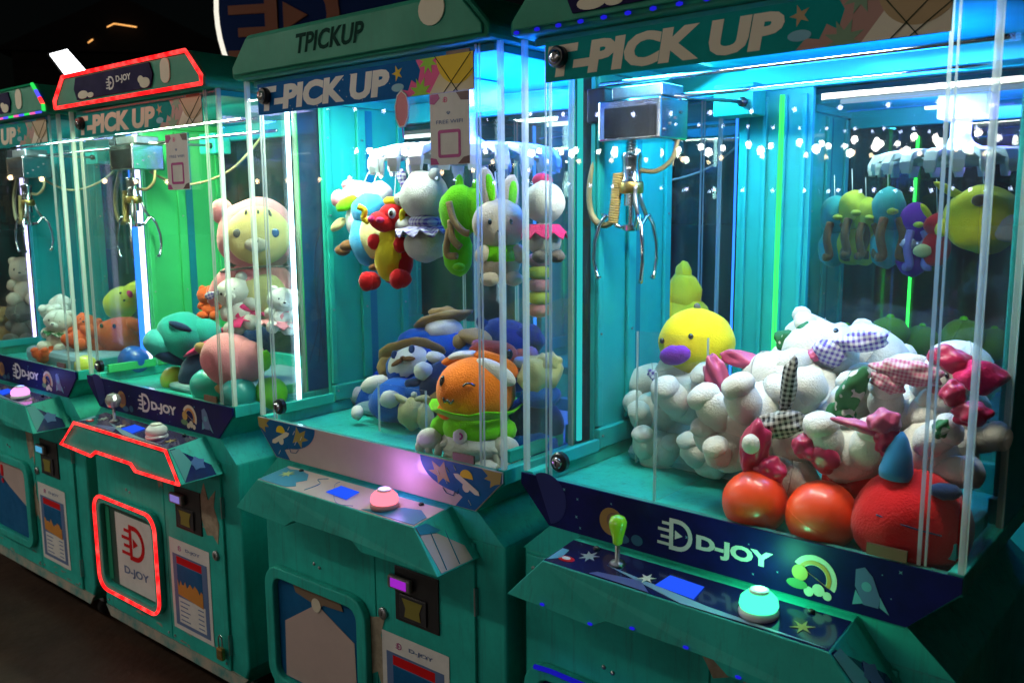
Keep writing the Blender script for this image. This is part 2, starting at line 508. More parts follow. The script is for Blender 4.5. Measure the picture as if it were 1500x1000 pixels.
def crane(root, uc, dc, drop=0., long_cable=True):
    z = K
    hs = bx('crane_housing', CHROME, root, uc - .072, uc + .072, dc - .045, dc + .06, z + .643, z + .722, .004)
    bx('dark_face', mat('smoked_steel', (.05, .055, .07), .16, .8, var=.4, vscale=25), hs, uc - .055, uc + .062, dc - .0475, dc - .0445, z + .648, z + .706)
    bx('carriage', STEEL, hs, uc - .05, uc + .066, dc - .03, dc + .05, z + .724, z + .748, .003)
    bx('carriage_bracket', mat('dark_bracket', (.03, .035, .05), .3, .6), hs, uc - .118, uc - .074, dc - .02, dc + .04, z + .684, z + .752, .003)
    mb = MB()
    for k in range(4): mb.lathe([(.0028, 0), (.0028, .002)], (uc + .0725, dc - .03 + .02 * k, z + .66 + .012 * k), 'x', 8)
    mb.build('screw', STEEL, hs)
    cz = z + .643
    cl = MB().lathe([(.006, 0), (.006, -.022), (.019, -.022), (.021, -.03), (.019, -.036), (.019, -.072), (.022, -.078), (.020, -.092), (.015, -.094), (.015, -.126), (.006, -.128), (.006, -.162), (.016, -.164), (.016, -.176), (.004, -.178)], (uc - .02, dc, cz - drop), 'z', 20).build('claw', CHROME, root, True)
    o = cl.modifiers.new('edge', 'EDGE_SPLIT'); o.split_angle = rad(35)
    MB().lathe([(.0215, -.078), (.024, -.082), (.024, -.098), (.0215, -.102)], (uc - .02, dc, cz - drop), 'z', 20).build('collar', BRASS, cl, True)
    mb = MB(); pts = [(uc - .02 + .008 * math.cos(t * .9), dc + .008 * math.sin(t * .9), cz - t * .0008) for t in range(0, 28)]
    mb.tube(pts, .0016, 5).build('spring', STEEL, cl, True)
    for ang in (200, 320, 80):
        c, s_ = math.cos(rad(ang)), math.sin(rad(ang))
        R = [(.012, -.172), (.030, -.166), (.044, -.148), (.052, -.145), (.066, -.165), (.076, -.20), (.078, -.235), (.071, -.268), (.065, -.275)]
        pr = MB().tube([(uc - .02 + r * c, dc + r * s_, cz - drop + h) for r, h in R], [.0045, .0045, .0045, .005, .0042, .004, .0038, .004, .0055], 8).build('prong', CHROME, cl, True)
        MB().tube([(uc - .02 + r * c, dc + r * s_, cz - drop + h) for r, h in ((.022, -.09), (.030, -.12), (.046, -.148))], .0045, 8).build('link', STEEL, pr, True)
    mb = MB(); P = []
    for t in range(0, 176):
        q = t / 175; P.append((uc - .044 - .012 * q + .0095 * math.cos(t * .72), dc - .012 + .0095 * math.sin(t * .72), cz - .06 - .10 * q))
    mb.tube(P, .0022, 5).build('coiled_cord', COILM, cl, True)
    loop = [(uc - .085, dc + .01, z + .69), (uc - .098, dc, z + .64), (uc - .112, dc - .01, z + .58), (uc - .115, dc - .012, z + .53), (uc - .104, dc - .012, z + .492), (uc - .078, dc - .012, z + .478), (uc - .056, dc - .012, z + .486)]
    MB().tube(smooth_path(loop, 6), .007, 8).build('cable', CABLE, hs, True)
    loop = [(uc - .01, dc + .01, cz - .055), (uc + .025, dc + .02, cz - .058), (uc + .055, dc + .03, cz - .035), (uc + .066, dc + .03, cz + .002)]
    MB().tube(smooth_path(loop, 6), .005, 8).build('cable', CABLE, hs, True)
    loop = [(uc - .07, dc + .05, z + .70), (uc - .04, dc + .08, z + .64), (uc + .1, dc + .12, z + .60), (uc + .28, dc + .16, z + .64), (uc + .40, dc + .2, z + .74)]
    if long_cable: MB().tube(smooth_path(loop, 6), .004, 6).build('cable', CABLE, hs, True)
    for zz, yy in ((.757, dc - .02), (.729, dc + .045)):
        MB().tube([(.03, yy, z + zz), (.77, yy, z + zz)], .005, 10).build('crane_rail', CHROME, root, True)
    mt = bx('drive_box', TEAL, root, uc + .05, uc + .14, dc + .20, dc + .26, z + .70, z + .765, .003)
    MB().lathe([(.008, 0), (.010, .003), (.010, .012), (.004, .014)], (uc + .12, dc + .20, z + .725), 'y', 14).build('wheel', BLACK, mt, True)
    MB().tube([(uc + .12, dc + .19, z + .725), (uc + .05, dc - .02, z + .727)], .004, 8).build('drive_rod', STEEL, mt, True)


def smooth_path(P, n):
    P = [Vector(p) for p in P]; out = []
    for i in range(len(P) - 1):
        a, b, c, d = P[max(i - 1, 0)], P[i], P[i + 1], P[min(i + 2, len(P) - 1)]
        for k in range(n):
            t = k / n
            out.append(.5 * ((2 * b) + (c - a) * t + (2 * a - 5 * b + 4 * c - d) * t * t + (3 * b - a - 3 * c + d) * t ** 3))
    return out + [P[-1]]


def carousel(root, uc, dc, R=.215, n=22, zt=.635):
    z = K + zt
    hub = MB().lathe([(.026, .185), (.026, .06), (.034, .045), (.085, .012), (.10, 0), (.10, -.014), (.03, -.02)], (uc, dc, z), 'z', 28).build('carousel_hub', WHITEPL, root, True)
    bx('lamp_shroud', WHITEPL, hub, uc - .05, uc + .075, dc - .05, dc + .05, z + .105, z + .168, .006)
    for k in range(n):
        a = 2 * math.pi * k / n + .1; c, s_ = math.cos(a), math.sin(a)
        pr = [(.085, .004), (.13, .020), (.175, .024), (R, .014), (R + .012, -.01)]
        A = MB()
        for i in range(len(pr) - 1):
            (r0, h0), (r1, h1) = pr[i], pr[i + 1]; wd = .016
            q = [(r0, h0), (r1, h1), (r1, h1 - .020), (r0, h0 - .016)]
            A.loft([(uc + r * c - wd * s_, dc + r * s_ + wd * c, z + h) for r, h in q], [(uc + r * c + wd * s_, dc + r * s_ - wd * c, z + h) for r, h in q])
        A.build('arm', WHITEPL, hub, bevel=.002)
        B = MB(); rr = R + .004
        pts = lambda w_, h, t: [(uc + (rr + x) * c - y * s_, dc + (rr + x) * s_ + y * c, z + h) for x, y in ((-t, -w_), (t, -w_), (t, w_), (-t, w_))]
        B.loft(pts(.016, -.008, .007), pts(.011, -.040, .005))
        B.build('clip', CLIP, hub, bevel=.0015)


def poster(root, u0, u1, z0, z1, y):
    p = bx('price_poster', WHITEP, root, u0, u1, y - .001, y, K + z0, K + z1)
    W_, H_ = u1 - u0, z1 - z0
    e = y - .0016
    def r(a, b, c, d, m, n, k=0): return bx(n, m, p, u0 + W_ * a, u0 + W_ * b, e - .0004 * k, e - .0004 * k + .0004, K + z0 + H_ * c, K + z0 + H_ * d)
    r(.07, .93, .05, .84, GREYBLUE, 'printed_panel')
    r(.17, .80, .74, .82, REDP, 'printed_heading', 1)
    r(.17, .80, .46, .73, BLUEP, 'printed_picture', 1)
    MB().prism([(u0 + W_ * (.17 + .63 * k / 16), K + z0 + H_ * (.46 + (.09 * random.random() + .02))) for k in range(17)][::-1] + [(u0 + W_ * .17, K + z0 + H_ * .40), (u0 + W_ * .80, K + z0 + H_ * .36)], e - .0012, e - .0007).build('printed_skyline', ORANP, p)
    r(.17, .84, .09, .37, WHITEP, 'printed_table', 1)
    for k in range(5):
        zc = .12 + .05 * k
        mb = MB()
        for a, b in ((.21, .45 - .05 * (k % 2)), (.66, .8)):
            mb.box(u0 + W_ * a, u0 + W_ * b, e - .0010, e - .0007, K + z0 + H_ * zc, K + z0 + H_ * (zc + .012))
        mb.build('printed_row', GREYBLUE, p)
    logo(u0 + W_ * .22, K + z0 + H_ * .885, H_ * .055, e - .0002, MAGENTA, p, .0003)
    text('D-JOY', u0 + W_ * .42, u0 + W_ * .78, K + z0 + H_ * .893, K + z0 + H_ * .935, e - .0005, GREYBLUE, p)


def wifi_card(root, u0, u1, z0, z1):
    y = -.0105
    c = bx('wifi_card', WHITEP, root, u0, u1, y, y + .0012, K + z0, K + z1)
    w_, h_ = u1 - u0, z1 - z0; e = y - .0008
    X = lambda a: u0 + a * w_; Z = lambda b: K + z0 + b * h_
    MB().prism([(X(0), Z(.99)), (X(.22), Z(.99)), (X(.26), Z(.93)), (X(.12), Z(.85)), (X(0), Z(.86))], e, e + .0005).build('corner_print', MAGENTA, c)
    MB().prism([(X(.68), Z(.99)), (X(1), Z(.99)), (X(1), Z(.87)), (X(.8), Z(.88))], e, e + .0005).build('corner_print', mat('brown_print', (.10, .03, .03), .5), c)
    MB().prism([(X(0), Z(.01)), (X(.22), Z(.01)), (X(.15), Z(.09)), (X(0), Z(.11))], e, e + .0005).build('corner_print', MAGENTA, c)
    MB().prism([(X(1), Z(.01)), (X(.7), Z(.01)), (X(.85), Z(.1)), (X(1), Z(.12))], e, e + .0005).build('corner_print', MATS['brown_print'], c)
    logo(X(.34), Z(.865), h_ * .075, e, PINKP, c, .0004)
    for k, r_ in enumerate((.018, .034, .05)):
        MB().ring(disc(X(.48), Z(.685), r_ * h_ + .004 * h_ * 2, 10, 45, 135), disc(X(.48), Z(.685), r_ * h_, 10, 45, 135), e, e + .0004).build('wifi_symbol', GREYBLUE, c)
    text('FREE WIFI', X(.16), X(.84), Z(.575), Z(.625), e, GREYBLUE, c, .01)
    MB().ring(rrect(X(.2), X(.78), Z(.10), Z(.49), .006), rrect(X(.26), X(.72), Z(.145), Z(.445), .002), e, e + .0005).build('code_frame', MAGENTA, c)


def star_marks(mb, pts, y):
    for u, z, r in pts: mb.prism(burst(u, z, r * .35, r, 4), y, y + .0003)


def marquee_navy(root):
    p = MB().prism(lift(MARQUEE), -.005, -.001).build('marquee_panel', NAVY, root)
    y = -.0058
    MB().prism(disc(.215, K - .052, .026, 24), y, y + .0005).build('planet_print', mat('amber_print', (.34, .19, .05), .5), p)
    MB().prism(disc(.222, K - .050, .017, 20), y - .0006, y - .0001).build('planet_print', mat('umber_print', (.20, .09, .06), .5), p)
    for q in ((.236, -.078, .018, .009), (.27, -.074, .012, .010)):
        MB().prism(disc(q[0], K + q[1], q[2], 16, rz=q[3]), y, y + .0005).build('cloud_print', mat('dim_blue_print', (.015, .10, .20), .5), p)
    MB().prism(disc(.062, K - .040, .05, 24, -75, 120), y, y + .0005).build('planet_print', mat('deep_blue_print', (.008, .016, .13), .4), p)
    logo(.315, K - .073, .056, y, WHITEP, p)
    text('D-JOY', .388, .525, K - .067, K - .034, y, WHITEP, p, .05)
    rb = MB().ring(disc(.592, K - .055, .036, 14, -25, 150), disc(.592, K - .055, .020, 14, -25, 150), y, y + .0005).build('rainbow_print', BEIGEP, p)
    MB().ring(disc(.592, K - .055, .0275, 14, -25, 150), disc(.592, K - .055, .021, 14, -25, 150), y - .0006, y - .0001).build('rainbow_band', ORANP, rb)
    MB().prism(disc(.570, K - .052, .013, 16), y - .0012, y - .0008).build('moon_print', mat('amber_bright_print', (.50, .30, .06), .5), p)
    MB().prism(disc(.566, K - .071, .017, 16, rz=.008), y - .0012, y - .0008).build('cloud_print', mat('leaf_print', (.10, .24, .09), .5), p)
    for q in ((.585, -.079, .008), (.600, -.073, .010), (.614, -.079, .007)):
        MB().prism(disc(q[0], K + q[1], q[2], 12), y - .0006, y - .0002).build('cloud_print', BEIGEP, p)
    rk = MB().prism([(.655, K - .024), (.668, K - .018), (.680, K - .030), (.692, K - .060), (.690, K - .076), (.668, K - .076), (.655, K - .050)], y, y + .0005).build('rocket_print', GREYBLUE, p)
    MB().prism(disc(.672, K - .047, .0075, 16), y - .0006, y - .0001).build('porthole_print', SKYP, rk)
    MB().prism([(.692, K - .058), (.706, K - .082), (.692, K - .074)], y, y + .0005).build('fin_print', SKYP, rk)
    MB().prism([(.656, K - .056), (.652, K - .08), (.668, K - .074)], y, y + .0005).build('fin_print', SKYP, rk)
    mb = MB(); star_marks(mb, [(random.uniform(.08, .72), K + random.uniform(-.085, -.012), random.uniform(.0015, .004)) for _ in range(26)], y + .0002)
    mb.build('star_print', SKYP, p)['kind'] = 'stuff'
    return p


def marquee_pink(root):
    p = MB().prism(lift(MARQUEE), -.005, -.001).build('marquee_panel', PINKW, root)
    y = -.0058
    def side(flip):
        U = lambda u: .8 - u if flip else u
        q = [(0, -.001), (.225, -.001)] + [(.12 + .105 * math.cos(rad(a)), -.001 - .062 * math.sin(rad(a))) for a in range(10, 96, 10)] + [(.105, -.070), (.125, -.092), (.072, -.092), (.001, -.021)]
        MB().prism([(U(u), K + z) for u, z in q], y, y + .0005).build('night_print', BLUEP, p)
        MB().prism([(U(u), K + z) for u, z in ((0, -.001), (.05, -.001), (.035, -.012), (.045, -.02), (.028, -.022), (.03, -.036), (.018, -.028), (.004, -.024))], y - .0005, y - .0001).build('flare_print', mat('ochre_print', (.34, .26, .05), .5), p)
        MB().prism([(U(.155 + x), K - .026 + z) for x, z in ((0, .022), (.012, .008), (.035, .018), (.028, 0), (.045, -.004), (.02, -.012), (.018, -.028), (.004, -.014), (-.016, -.02), (-.006, 0))], y - .0005, y - .0001).build('flare_print', MATS['ochre_print'], p)
        MB().prism([(U(u), K + z) for u, z in disc(.093, -.028, .018, 14, 0, 180)], y - .001, y - .0006).build('saucer_dome', YELP, p)
        MB().prism([(U(u), K + z) for u, z in ((.058, -.058), (.06, -.05), (.115, -.022), (.128, -.024), (.122, -.032), (.07, -.058))], y - .0015, y - .0011).build('saucer_print', BEIGEP, p)
        MB().prism([(U(u), K + z) for u, z in disc(.094, -.048, .010, 12)], y - .001, y - .0006).build('saucer_light', BEIGEP, p)
        for k, (a, b) in enumerate(((.145, -.02), (.15, -.045), (.172, -.03), (.085, -.078), (.125, -.012))):
            MB().tube([(U(a + .004 * math.sin(t)), y - .0004, K + b + .005 * t) for t in (-1, -.4, .4, 1)], .0009, 5).build('glint_print', WHITEP, p)
        MB().tube([(U(a), y - .0002, K + b) for a, b in ((.115, -.055), (.118, -.066), (.126, -.062), (.13, -.072), (.15, -.070), (.16, -.06))], .0008, 5).build('outline_print', BLUEP, p)
    side(False); side(True)
    return p


def banner(root, base, ink, rich):
    y = -.0042
    p = bx('banner', base, root, .063, .741, y, y + .001, K + .736, K + .806)
    text('T-PICK UP', .069, .512, K + .743, K + .798, y - .0006, ink, p, .055, .12)
    P2 = PINKP if rich else mat('dull_pink_print', (.34, .17, .13), .5)
    Y2 = YELP if rich else mat('dull_amber_print', (.36, .24, .10), .5)
    G2 = GREENP if rich else mat('dull_green_print', (.13, .24, .13), .5)
    lo, hi = K + .7365, K + .8055
    cl = lambda poly: [(min(max(u, .0635), .7405), min(max(z, lo), hi)) for u, z in poly]
    e = y - .0006
    MB().prism(cl([(.53, lo), (.545, K + .752), (.565, K + .748), (.575, K + .768), (.592, K + .758), (.600, K + .785), (.588, hi), (.7405, hi), (.7405, lo)]), e, e + .0005).build('burst_print', P2, p)
    MB().prism(cl(burst(.600, K + .742, .014, .03, 8)), e - .0006, e - .0001).build('burst_print', G2, p)
    MB().prism(cl(burst(.622, K + .800, .012, .026, 8)), e - .0006, e - .0001).build('burst_print', G2, p)
    MB().prism(cl([(.625, lo), (.655, K + .775), (.655, hi), (.7405, hi), (.7405, lo)]), e - .0012, e - .0007).build('sun_print', BEIGEP if not rich else mat('cream_print', (.60, .47, .22), .5), p)
    MB().prism(cl(disc(.70, K + .805, .055, 24, 180, 360)), e - .0018, e - .0013).build('sun_print', Y2, p)
    for a, b in (((.642, hi), (.70, lo)), ((.735, hi - .002), (.665, lo)), ((.7405, K + .775), (.69, lo))):
        MB().tube([(a[0], e - .0021, a[1]), (b[0], e - .0021, b[1])], .0008, 5).build('ray_line', DARKG, p)
    MB().prism(cl(burst(.535, K + .785, .006, .016, 5)), e, e + .0005).build('star_print', Y2, p)
    MB().prism(cl(disc(.535, K + .757, .018, 18, rz=.008)), e, e + .0005).build('cloud_print', SKYP, p)
    if rich:
        mb = MB(); star_marks(mb, [(random.uniform(.08, .52), K + random.uniform(.74, .80), random.uniform(.001, .0025)) for _ in range(20)], e - .0004); mb.build('star_print', WHITEP, p)['kind'] = 'stuff'
    return p


def lock(root, u, z, d=-.004):
    k = MB().lathe([(.019, 0), (.019, .010), (.016, .014), (.012, .014)], (u, d, K + z), 'y', 22).build('lock', BLACK, root, True)
    k.modifiers.new('edge', 'EDGE_SPLIT').split_angle = rad(35)
    r = MB().lathe([(.012, .0142), (.011, .018), (.004, .0185)], (u, d, K + z), 'y', 18).build('key_plate', CHROME, k, True)
    bx('keyhole', BLACK, k, u - .0013, u + .0013, d - .0195, d - .0183, K + z - .006, K + z + .006)


def dome_button(root, con, u, d, m1, m2, lampcol=None, power=0.):
    z = K + top_z(d)
    bx_ = MB().lathe([(.030, .000), (.031, .006), (.027, .012), (.022, .013)], (u, d, z), 'z', 28).build('push_button', m2, con, True)
    MB().lathe([(.027, .010), (.030, .016), (.028, .027), (.020, .035), (.010, .038), (.002, .0385)], (u, d, z), 'z', 28).build('button_dome', m1, con, True)
    MB().lathe([(.015, .036), (.0155, .040), (.010, .0425), (.002, .043)], (u, d, z), 'z', 24).build('button_cap', mat('milky_plastic', (.75, .75, .68), .2, coat=.6), con, True)
    if lampcol:
        L = bpy.data.lights.new('button_lamp', 'POINT'); L.energy = power; L.color = lampcol; L.shadow_soft_size = .02
        o = bpy.data.objects.new('button_lamp', L); COL.objects.link(o); o.parent = root; o.location = (u, d + .01, z + .062)


def build_machine(name, label, X, Y, yaw, o):
    root = empty(name, (X, Y, 0), rad(yaw)); tag(root, label, 'claw machine', o.get('group', 'row of claw machines'))
    front = o.get('front', True); WL = o.get('wall', WALL)
    # -- lower cabinet
    cab = MB().prism(lift([(.0, -.74), (.03, -.80), (.77, -.80), (.8, -.74), (.8, -.155), (0, -.155)]), .004, .55).build('cabinet', TEAL, root, bevel=.006)
    for u in (.08, .72):
        for d in (.07, .47):
            c = MB().lathe([(.020, -.012), (.026, -.006), (.026, .006), (.020, .012)], (u, d, .028), 'x', 16).build('caster', RUBBER, root, True)
            bx('caster_fork', STEEL, c, u - .018, u + .018, d - .014, d + .014, .052, .084)
    # -- waist, tray, rails
    MB().prism(lift([(0, -.156), (.07, -.094), (0, -.026), (0, -.028), (.8, -.028), (.8, -.026), (.73, -.094), (.8, -.156)]), .0, .545).build('waist', TEAL, root, bevel=.003)
    for x0, x1 in ((0, .022), (.778, .8)):
        bx('side_rail', TEAL, root, x0, x1, .004, .54, K - .0275, K + .002, .002)
    bx('front_lip', mat('dark_teal_trim', (.02, .20, .18), .35, coat=.4), root, .0225, .7775, .004, .022, K - .0275, K - .004, .002)
    bx('back_rail', TEAL, root, .0225, .7775, .518, .54, K - .0275, K + .03, .002)
    # -- glass box
    bx('front_pane', GLASS, root, .013, .787, .0045, .0085, K + .0, K + .82)
    bx('left_pane', GLASS, root, .003, .007, .014, .215, K + .003, K + .82)
    bx('right_pane', GLASS, root, .793, .797, .014, .235, K + .003, K + .82)
    bx('back_pane', GLASS, root, .02, .78, .525, .529, K + .031, K + .75)
    E_ = EDGE
    for x0, x1, y0 in ((.0, .0088, .002), (.7912, .8, .002)):
        bx('corner_strip', E_, root, x0, x1, y0, y0 + .0115, K + .0025, K + .8195, .0012)
    for x0, x1 in ((.056, .0595), (.0650, .0715), (.737, .7425), (.7470, .7505)):
        bx('door_edge', E_ if True else EDGE, root, x0, x1, .0015, .0042, K + .002, K + .80 if x0 < .1 else K + .8195, .0008)
    if front:
        for x0 in (.785,):
            bx('pane_edge', E_, root, .788, .7985, .2355, .2425, K + .003, K + .8195, .0008)
    # -- side walls
    for sgn, x0, y0 in ((1, .002, .222), (-1, .798, .245)):
        X_ = lambda a: x0 + sgn * a
        wl = bx('side_wall', WL, root, min(X_(0), X_(.010)), max(X_(0), X_(.010)), y0, .516, K + .0035, K + .8195)
        for a, b in ((y0 + .002, y0 + .022), (y0 + .115, y0 + .145), (.488, .514)):
            bx('wall_rib', WL, wl, min(X_(.0104), X_(.020)), max(X_(.0104), X_(.020)), a, b, K + .05, K + .78, .003)
        for a, b in ((y0 + .150, y0 + .176),):
            bx('wall_groove', GROOVE, wl, min(X_(.0102), X_(.0112)), max(X_(.0102), X_(.0112)), a, b, K + .05, K + .78)
        bx('wall_foot', WL, wl, min(X_(.0104), X_(.026)), max(X_(.0104), X_(.026)), y0 + .002, .516, K + .0035, K + .045, .002)
        bx('wall_head', WL, wl, min(X_(.0104), X_(.026)), max(X_(.0104), X_(.026)), y0 + .002, .516, K + .785, K + .819, .002)
        for a in (y0 + .012, y0 + .13, .5):
            for zz in (.03, .25, .5, .7):
                MB().lathe([(.003, .0), (.0025, .002)], (X_(.0202 if zz > .04 else .0262), a, K + zz), 'x', 8).build('screw', STEEL, wl)
        bx('rail_bracket', WL, root, min(X_(.021), X_(.034)), max(X_(.021), X_(.034)), .05, y0 - .01, K + .0022, K + .028, .002)
    for (x0, x1) in o.get('back_panels', []):
        bp_ = bx('back_panel', WL, root, x0, x1, .505, .517, K + .0305, K + .752)
        for q in np.linspace(x0 + .012, x1 - .02, 4): bx('panel_rib', WL, bp_, q, q + .010, .498, .5045, K + .05, K + .74, .002)
    if o.get('side_art'):
        sa = bx('side_artwork', mat('side_blue_print', (.005, .09, .22), .4, var=.3), root, .7984, .7994, .247, .514, K + .004, K + .80)
        for k in range(4):
            MB().tube(smooth_path([(.8, .25 + .02 * k + .02 * j + .02 * math.sin(j * 1.7 + k), K + .08 + .11 * j) for j in range(6)], 5), .0012, 5).build('wave_line', mat('dark_line_print', (.004, .04, .10), .5), sa)
    # -- light strips
    for (m_, u0, u1, d0, d1, z0, z1) in o.get('leds', []):
        bx('light_strip', m_, root, u0, u1, d0, d1, K + z0, K + z1)
    # -- roof
    rf = MB().prism(lift(ROOF_POLY), -.03, .56).build('roof', ROOFP, root, bevel=.008)
    MB().prism(lift([(.012, .828), (.788, .828), (.788, .845), (.73, .906), (.07, .906), (.012, .845)]), -.036, -.0305).build('roof_front', ROOFP, rf, bevel=.004)
    bx('ceiling', WALL, root, .024, .776, .014, .517, K + .805, K + .8185)
    bx('rear_header', WALL, root, .024, .776, .500, .524, K + .752, K + .8045, .003)
    tb = bx('lamp_holder', WHITEPL, root, .16, .64, .020, .05, K + .79, K + .8045, .003)
    MB().tube([(.17, .035, K + .784), (.63, .035, K + .784)], .0065, 10).build('tube_lamp', o.get('tube', TUBE), root, True)
    for (loc, sx, sy, pw, col, rot) in o['lamps']:
        area_lamp('interior_lamp', root, (loc[0], loc[1], K + loc[2]), sx, sy, pw, col, rot)
    if not front:
        if o.get('carousel'): carousel(root, *o['carousel'])
        if o.get('crane'): crane(root, *o['crane'])
        return root
    # -- banner, marquee, console
    banner(root, BANNER_B if o.get('rich') else BANNER_T, WHITEP if o.get('rich') else BEIGEP, o.get('rich'))
    (marquee_pink if o.get('pink') else marquee_navy)(root)
    A = [(u, (-.113 if z > -.15 else -.125), K + z) for u, z in CON_FRONT]
    B = [(u, .003, K + (-.098 if z > -.15 else z)) for u, z in CON_FRONT]
    con = MB().loft(A, B).build('console', TEAL, root, bevel=.0015)
    e = .0012
    tp = lambda u, d, k=1: (u, d, K + top_z(d) + e * k)
    def top_plate(nm, poly, m_, k=1):
        return MB().loft([tp(u, d, k - .5) for u, d in poly], [tp(u, d, k) for u, d in poly]).build(nm, m_, con)
    def end_pt(s_, d, k=1):   # s_ 0..1 down the right-hand slope
        du, dz = .075, -.080; L = math.hypot(du, dz); n_ = (-dz / L, du / L)
        return (.66 + du * s_ + n_[0] * e * k, d, K + (-.098 if d > -.01 else -.112) + dz * s_ + n_[1] * e * k + .0)
    def end_plate(nm, poly, m_, k=1):
        return MB().loft([end_pt(s_, d, k - .5) for s_, d in poly], [end_pt(s_, d, k) for s_, d in poly]).build(nm, m_, con)
    full = [(.142, -.111), (.658, -.111), (.658, -.022), (.142, -.022)]
    if o.get('pink'):
        top_plate('console_decal', full, PINKW)
        end_plate('console_decal', [(.02, -.11), (.97, -.112), (.97, -.02), (.02, -.02)], PINKW)
        top_plate('cloud_print', [(.145 + x, -.066 + y) for x, y in ((0, -.044), (.10, -.044), (.12, -.03), (.10, -.015), (.115, .005), (.09, .03), (.05, .038), (.02, .03), (0, .035))], mat('wave_blue_print', (.012, .20, .32), .35), 2)
        top_plate('flare_print', [(.165 + x, -.06 + y) for x, y in burst(.02, 0, .008, .02, 7)], mat('lime_print', (.35, .42, .16), .4), 3)
        top_plate('cloud_print', [(.50, -.108), (.655, -.108), (.655, -.07), (.62, -.05), (.58, -.058), (.54, -.085)], MATS['wave_blue_print'], 2)
        MB().tube(smooth_path([tp(.30, -.03, 1.5), tp(.28, -.045, 1.5), tp(.305, -.06, 1.5), tp(.30, -.1, 1.5)], 6), .0009, 5).build('outline_print', MATS['wave_blue_print'], con)
        MB().tube(smooth_path([tp(.34, -.03, 1.5), tp(.345, -.05, 1.5), tp(.42, -.11, 1.5), tp(.47, -.105, 1.5)], 6), .0007, 5).build('outline_print', GREYBLUE, con)
        end_plate('cloud_print', [(.02, -.11), (.18, -.11), (.26, -.07), (.18, -.02), (.02, -.02)], MATS['wave_blue_print'], 2)
        for d_ in (-.088, -.05):
            MB().tube([end_pt(.2, d_ + .006, 1.6), end_pt(.95, d_ - .008, 1.6)], .0012, 5).build('outline_print', MATS['wave_blue_print'], con)
    else:
        top_plate('console_decal', full, mat('navy_console_print', (.008, .012, .08), .15, coat=.8, var=.4, vscale=14))
        end_plate('console_decal', [(.02, -.11), (.97, -.112), (.97, -.02), (.02, -.02)], mat('navy_end_print', (.01, .02, .12), .18, coat=.8, var=.4, vscale=20))
        top_plate('ray_print', [(.25, -.07), (.46, -.098), (.655, -.108), (.60, -.108), (.42, -.112)], mat('pale_blue_print', (.20, .33, .42), .25, coat=.6), 2)
        top_plate('ray_print', [(.25, -.098), (.33, -.085), (.36, -.11), (.24, -.109)], mat('violet_print', (.09, .10, .26), .3, coat=.6), 2)
        top_plate('badge_print', [(.175 + .018 * math.cos(t), -.088 + .009 * math.sin(t)) for t in np.linspace(0, 6.28, 14)[:-1]], REDP, 2)
        top_plate('badge_print', [(.175 + .009 * math.cos(t), -.088 + .005 * math.sin(t)) for t in np.linspace(0, 6.28, 12)[:-1]], WHITEP, 3)
        top_plate('corner_print', [(.145, -.108), (.165, -.09), (.16, -.06), (.145, -.06)], SKYP, 2)
        top_plate('flare_print', [(.205 + x, -.06 + y) for x, y in burst(0, 0, .008, .019, 7)], mat('silver_print', (.32, .36, .34), .3), 2)
        top_plate('flare_print', [(.335 + x, -.075 + y) for x, y in burst(0, 0, .006, .016, 6)], BEIGEP, 3)
        top_plate('flare_print', [(.605 + x, -.075 + y) for x, y in burst(0, 0, .006, .019, 6)], mat('dim_ochre_print', (.30, .20, .05), .4), 2)
        end_plate('ray_print', [(.05, -.11), (.95, -.112), (.5, -.07), (.05, -.085)], mat('aqua_end_print', (.10, .34, .34), .2, coat=.7), 2)
        end_plate('flare_print', [(.55 + .14 * math.cos(t) * (1 + .5 * (k % 2)), -.055 + .016 * math.sin(t) * (1 + .5 * (k % 2))) for k, t in enumerate(np.linspace(0, 6.28, 11)[:-1])], mat('haze_blue_print', (.08, .16, .36), .25), 2)
    top_plate('credit_screen', [(.358, -.086), (.433, -.092), (.429, -.050), (.363, -.046)], emat('screen_blue', (.02, .10, 1.0), 1.0), 3)
    for u_, d_ in ((.20, -.03), (.60, -.03)):
        MB().lathe([(.006, 0), (.006, .003), (.003, .005)], (u_, d_, K + top_z(d_) + .0015), 'z', 12).build('bolt', BLACK, con, True)
    dome_button(root, con, .535, -.074, o['button'], o.get('button_base', WHITEPL), o.get('button_lamp'), o.get('button_power', 0))
    if o.get('stick'):
        zj = K + top_z(-.056)
        MB().lathe([(.016, .001), (.012, .006), (.0045, .008), (.0045, .045)], (.263, -.056, zj), 'z', 16).build('joystick', STEEL, con, True)
        prof = [(.005, .036), (.009, .040), (.010, .050), (.0155, .070), (.016, .079), (.012, .087), (.004, .090)] if o['stick'][1] == 'pear' else [(.005, .042), (.016, .047), (.0225, .062), (.0225, .070), (.016, .083), (.004, .087)]
        MB().lathe(prof, (.263, -.056, zj), 'z', 14).build('joystick_knob', o['stick'][0], con, o['stick'][1] == 'pear')
    # -- front doors of the cabinet
    bx('prize_side_panel', TEAL, root, .012, .4175, -.004, .0035, K - .768, K - .165, .002)
    sd = bx('service_door', TEAL, root, .4205, .722, -.004, .0035, K - .768, K - .165, .002)
    bx('hinge', STEEL, sd, .7225, .7265, -.007, .003, K - .32, K - .26); bx('hinge', STEEL, sd, .7225, .7265, -.007, .003, K - .72, K - .66)
    for u, z in ((.03, -.19), (.03, -.75), (.40, -.75), (.705, -.19), (.705, -.75), (.435, -.75), (.20, -.34), (.22, -.345)):
        MB().lathe([(.0045, 0), (.0042, .002), (.002, .003)], (u, -.0042, K + z), 'y', 10).build('screw', STEEL, root, True)
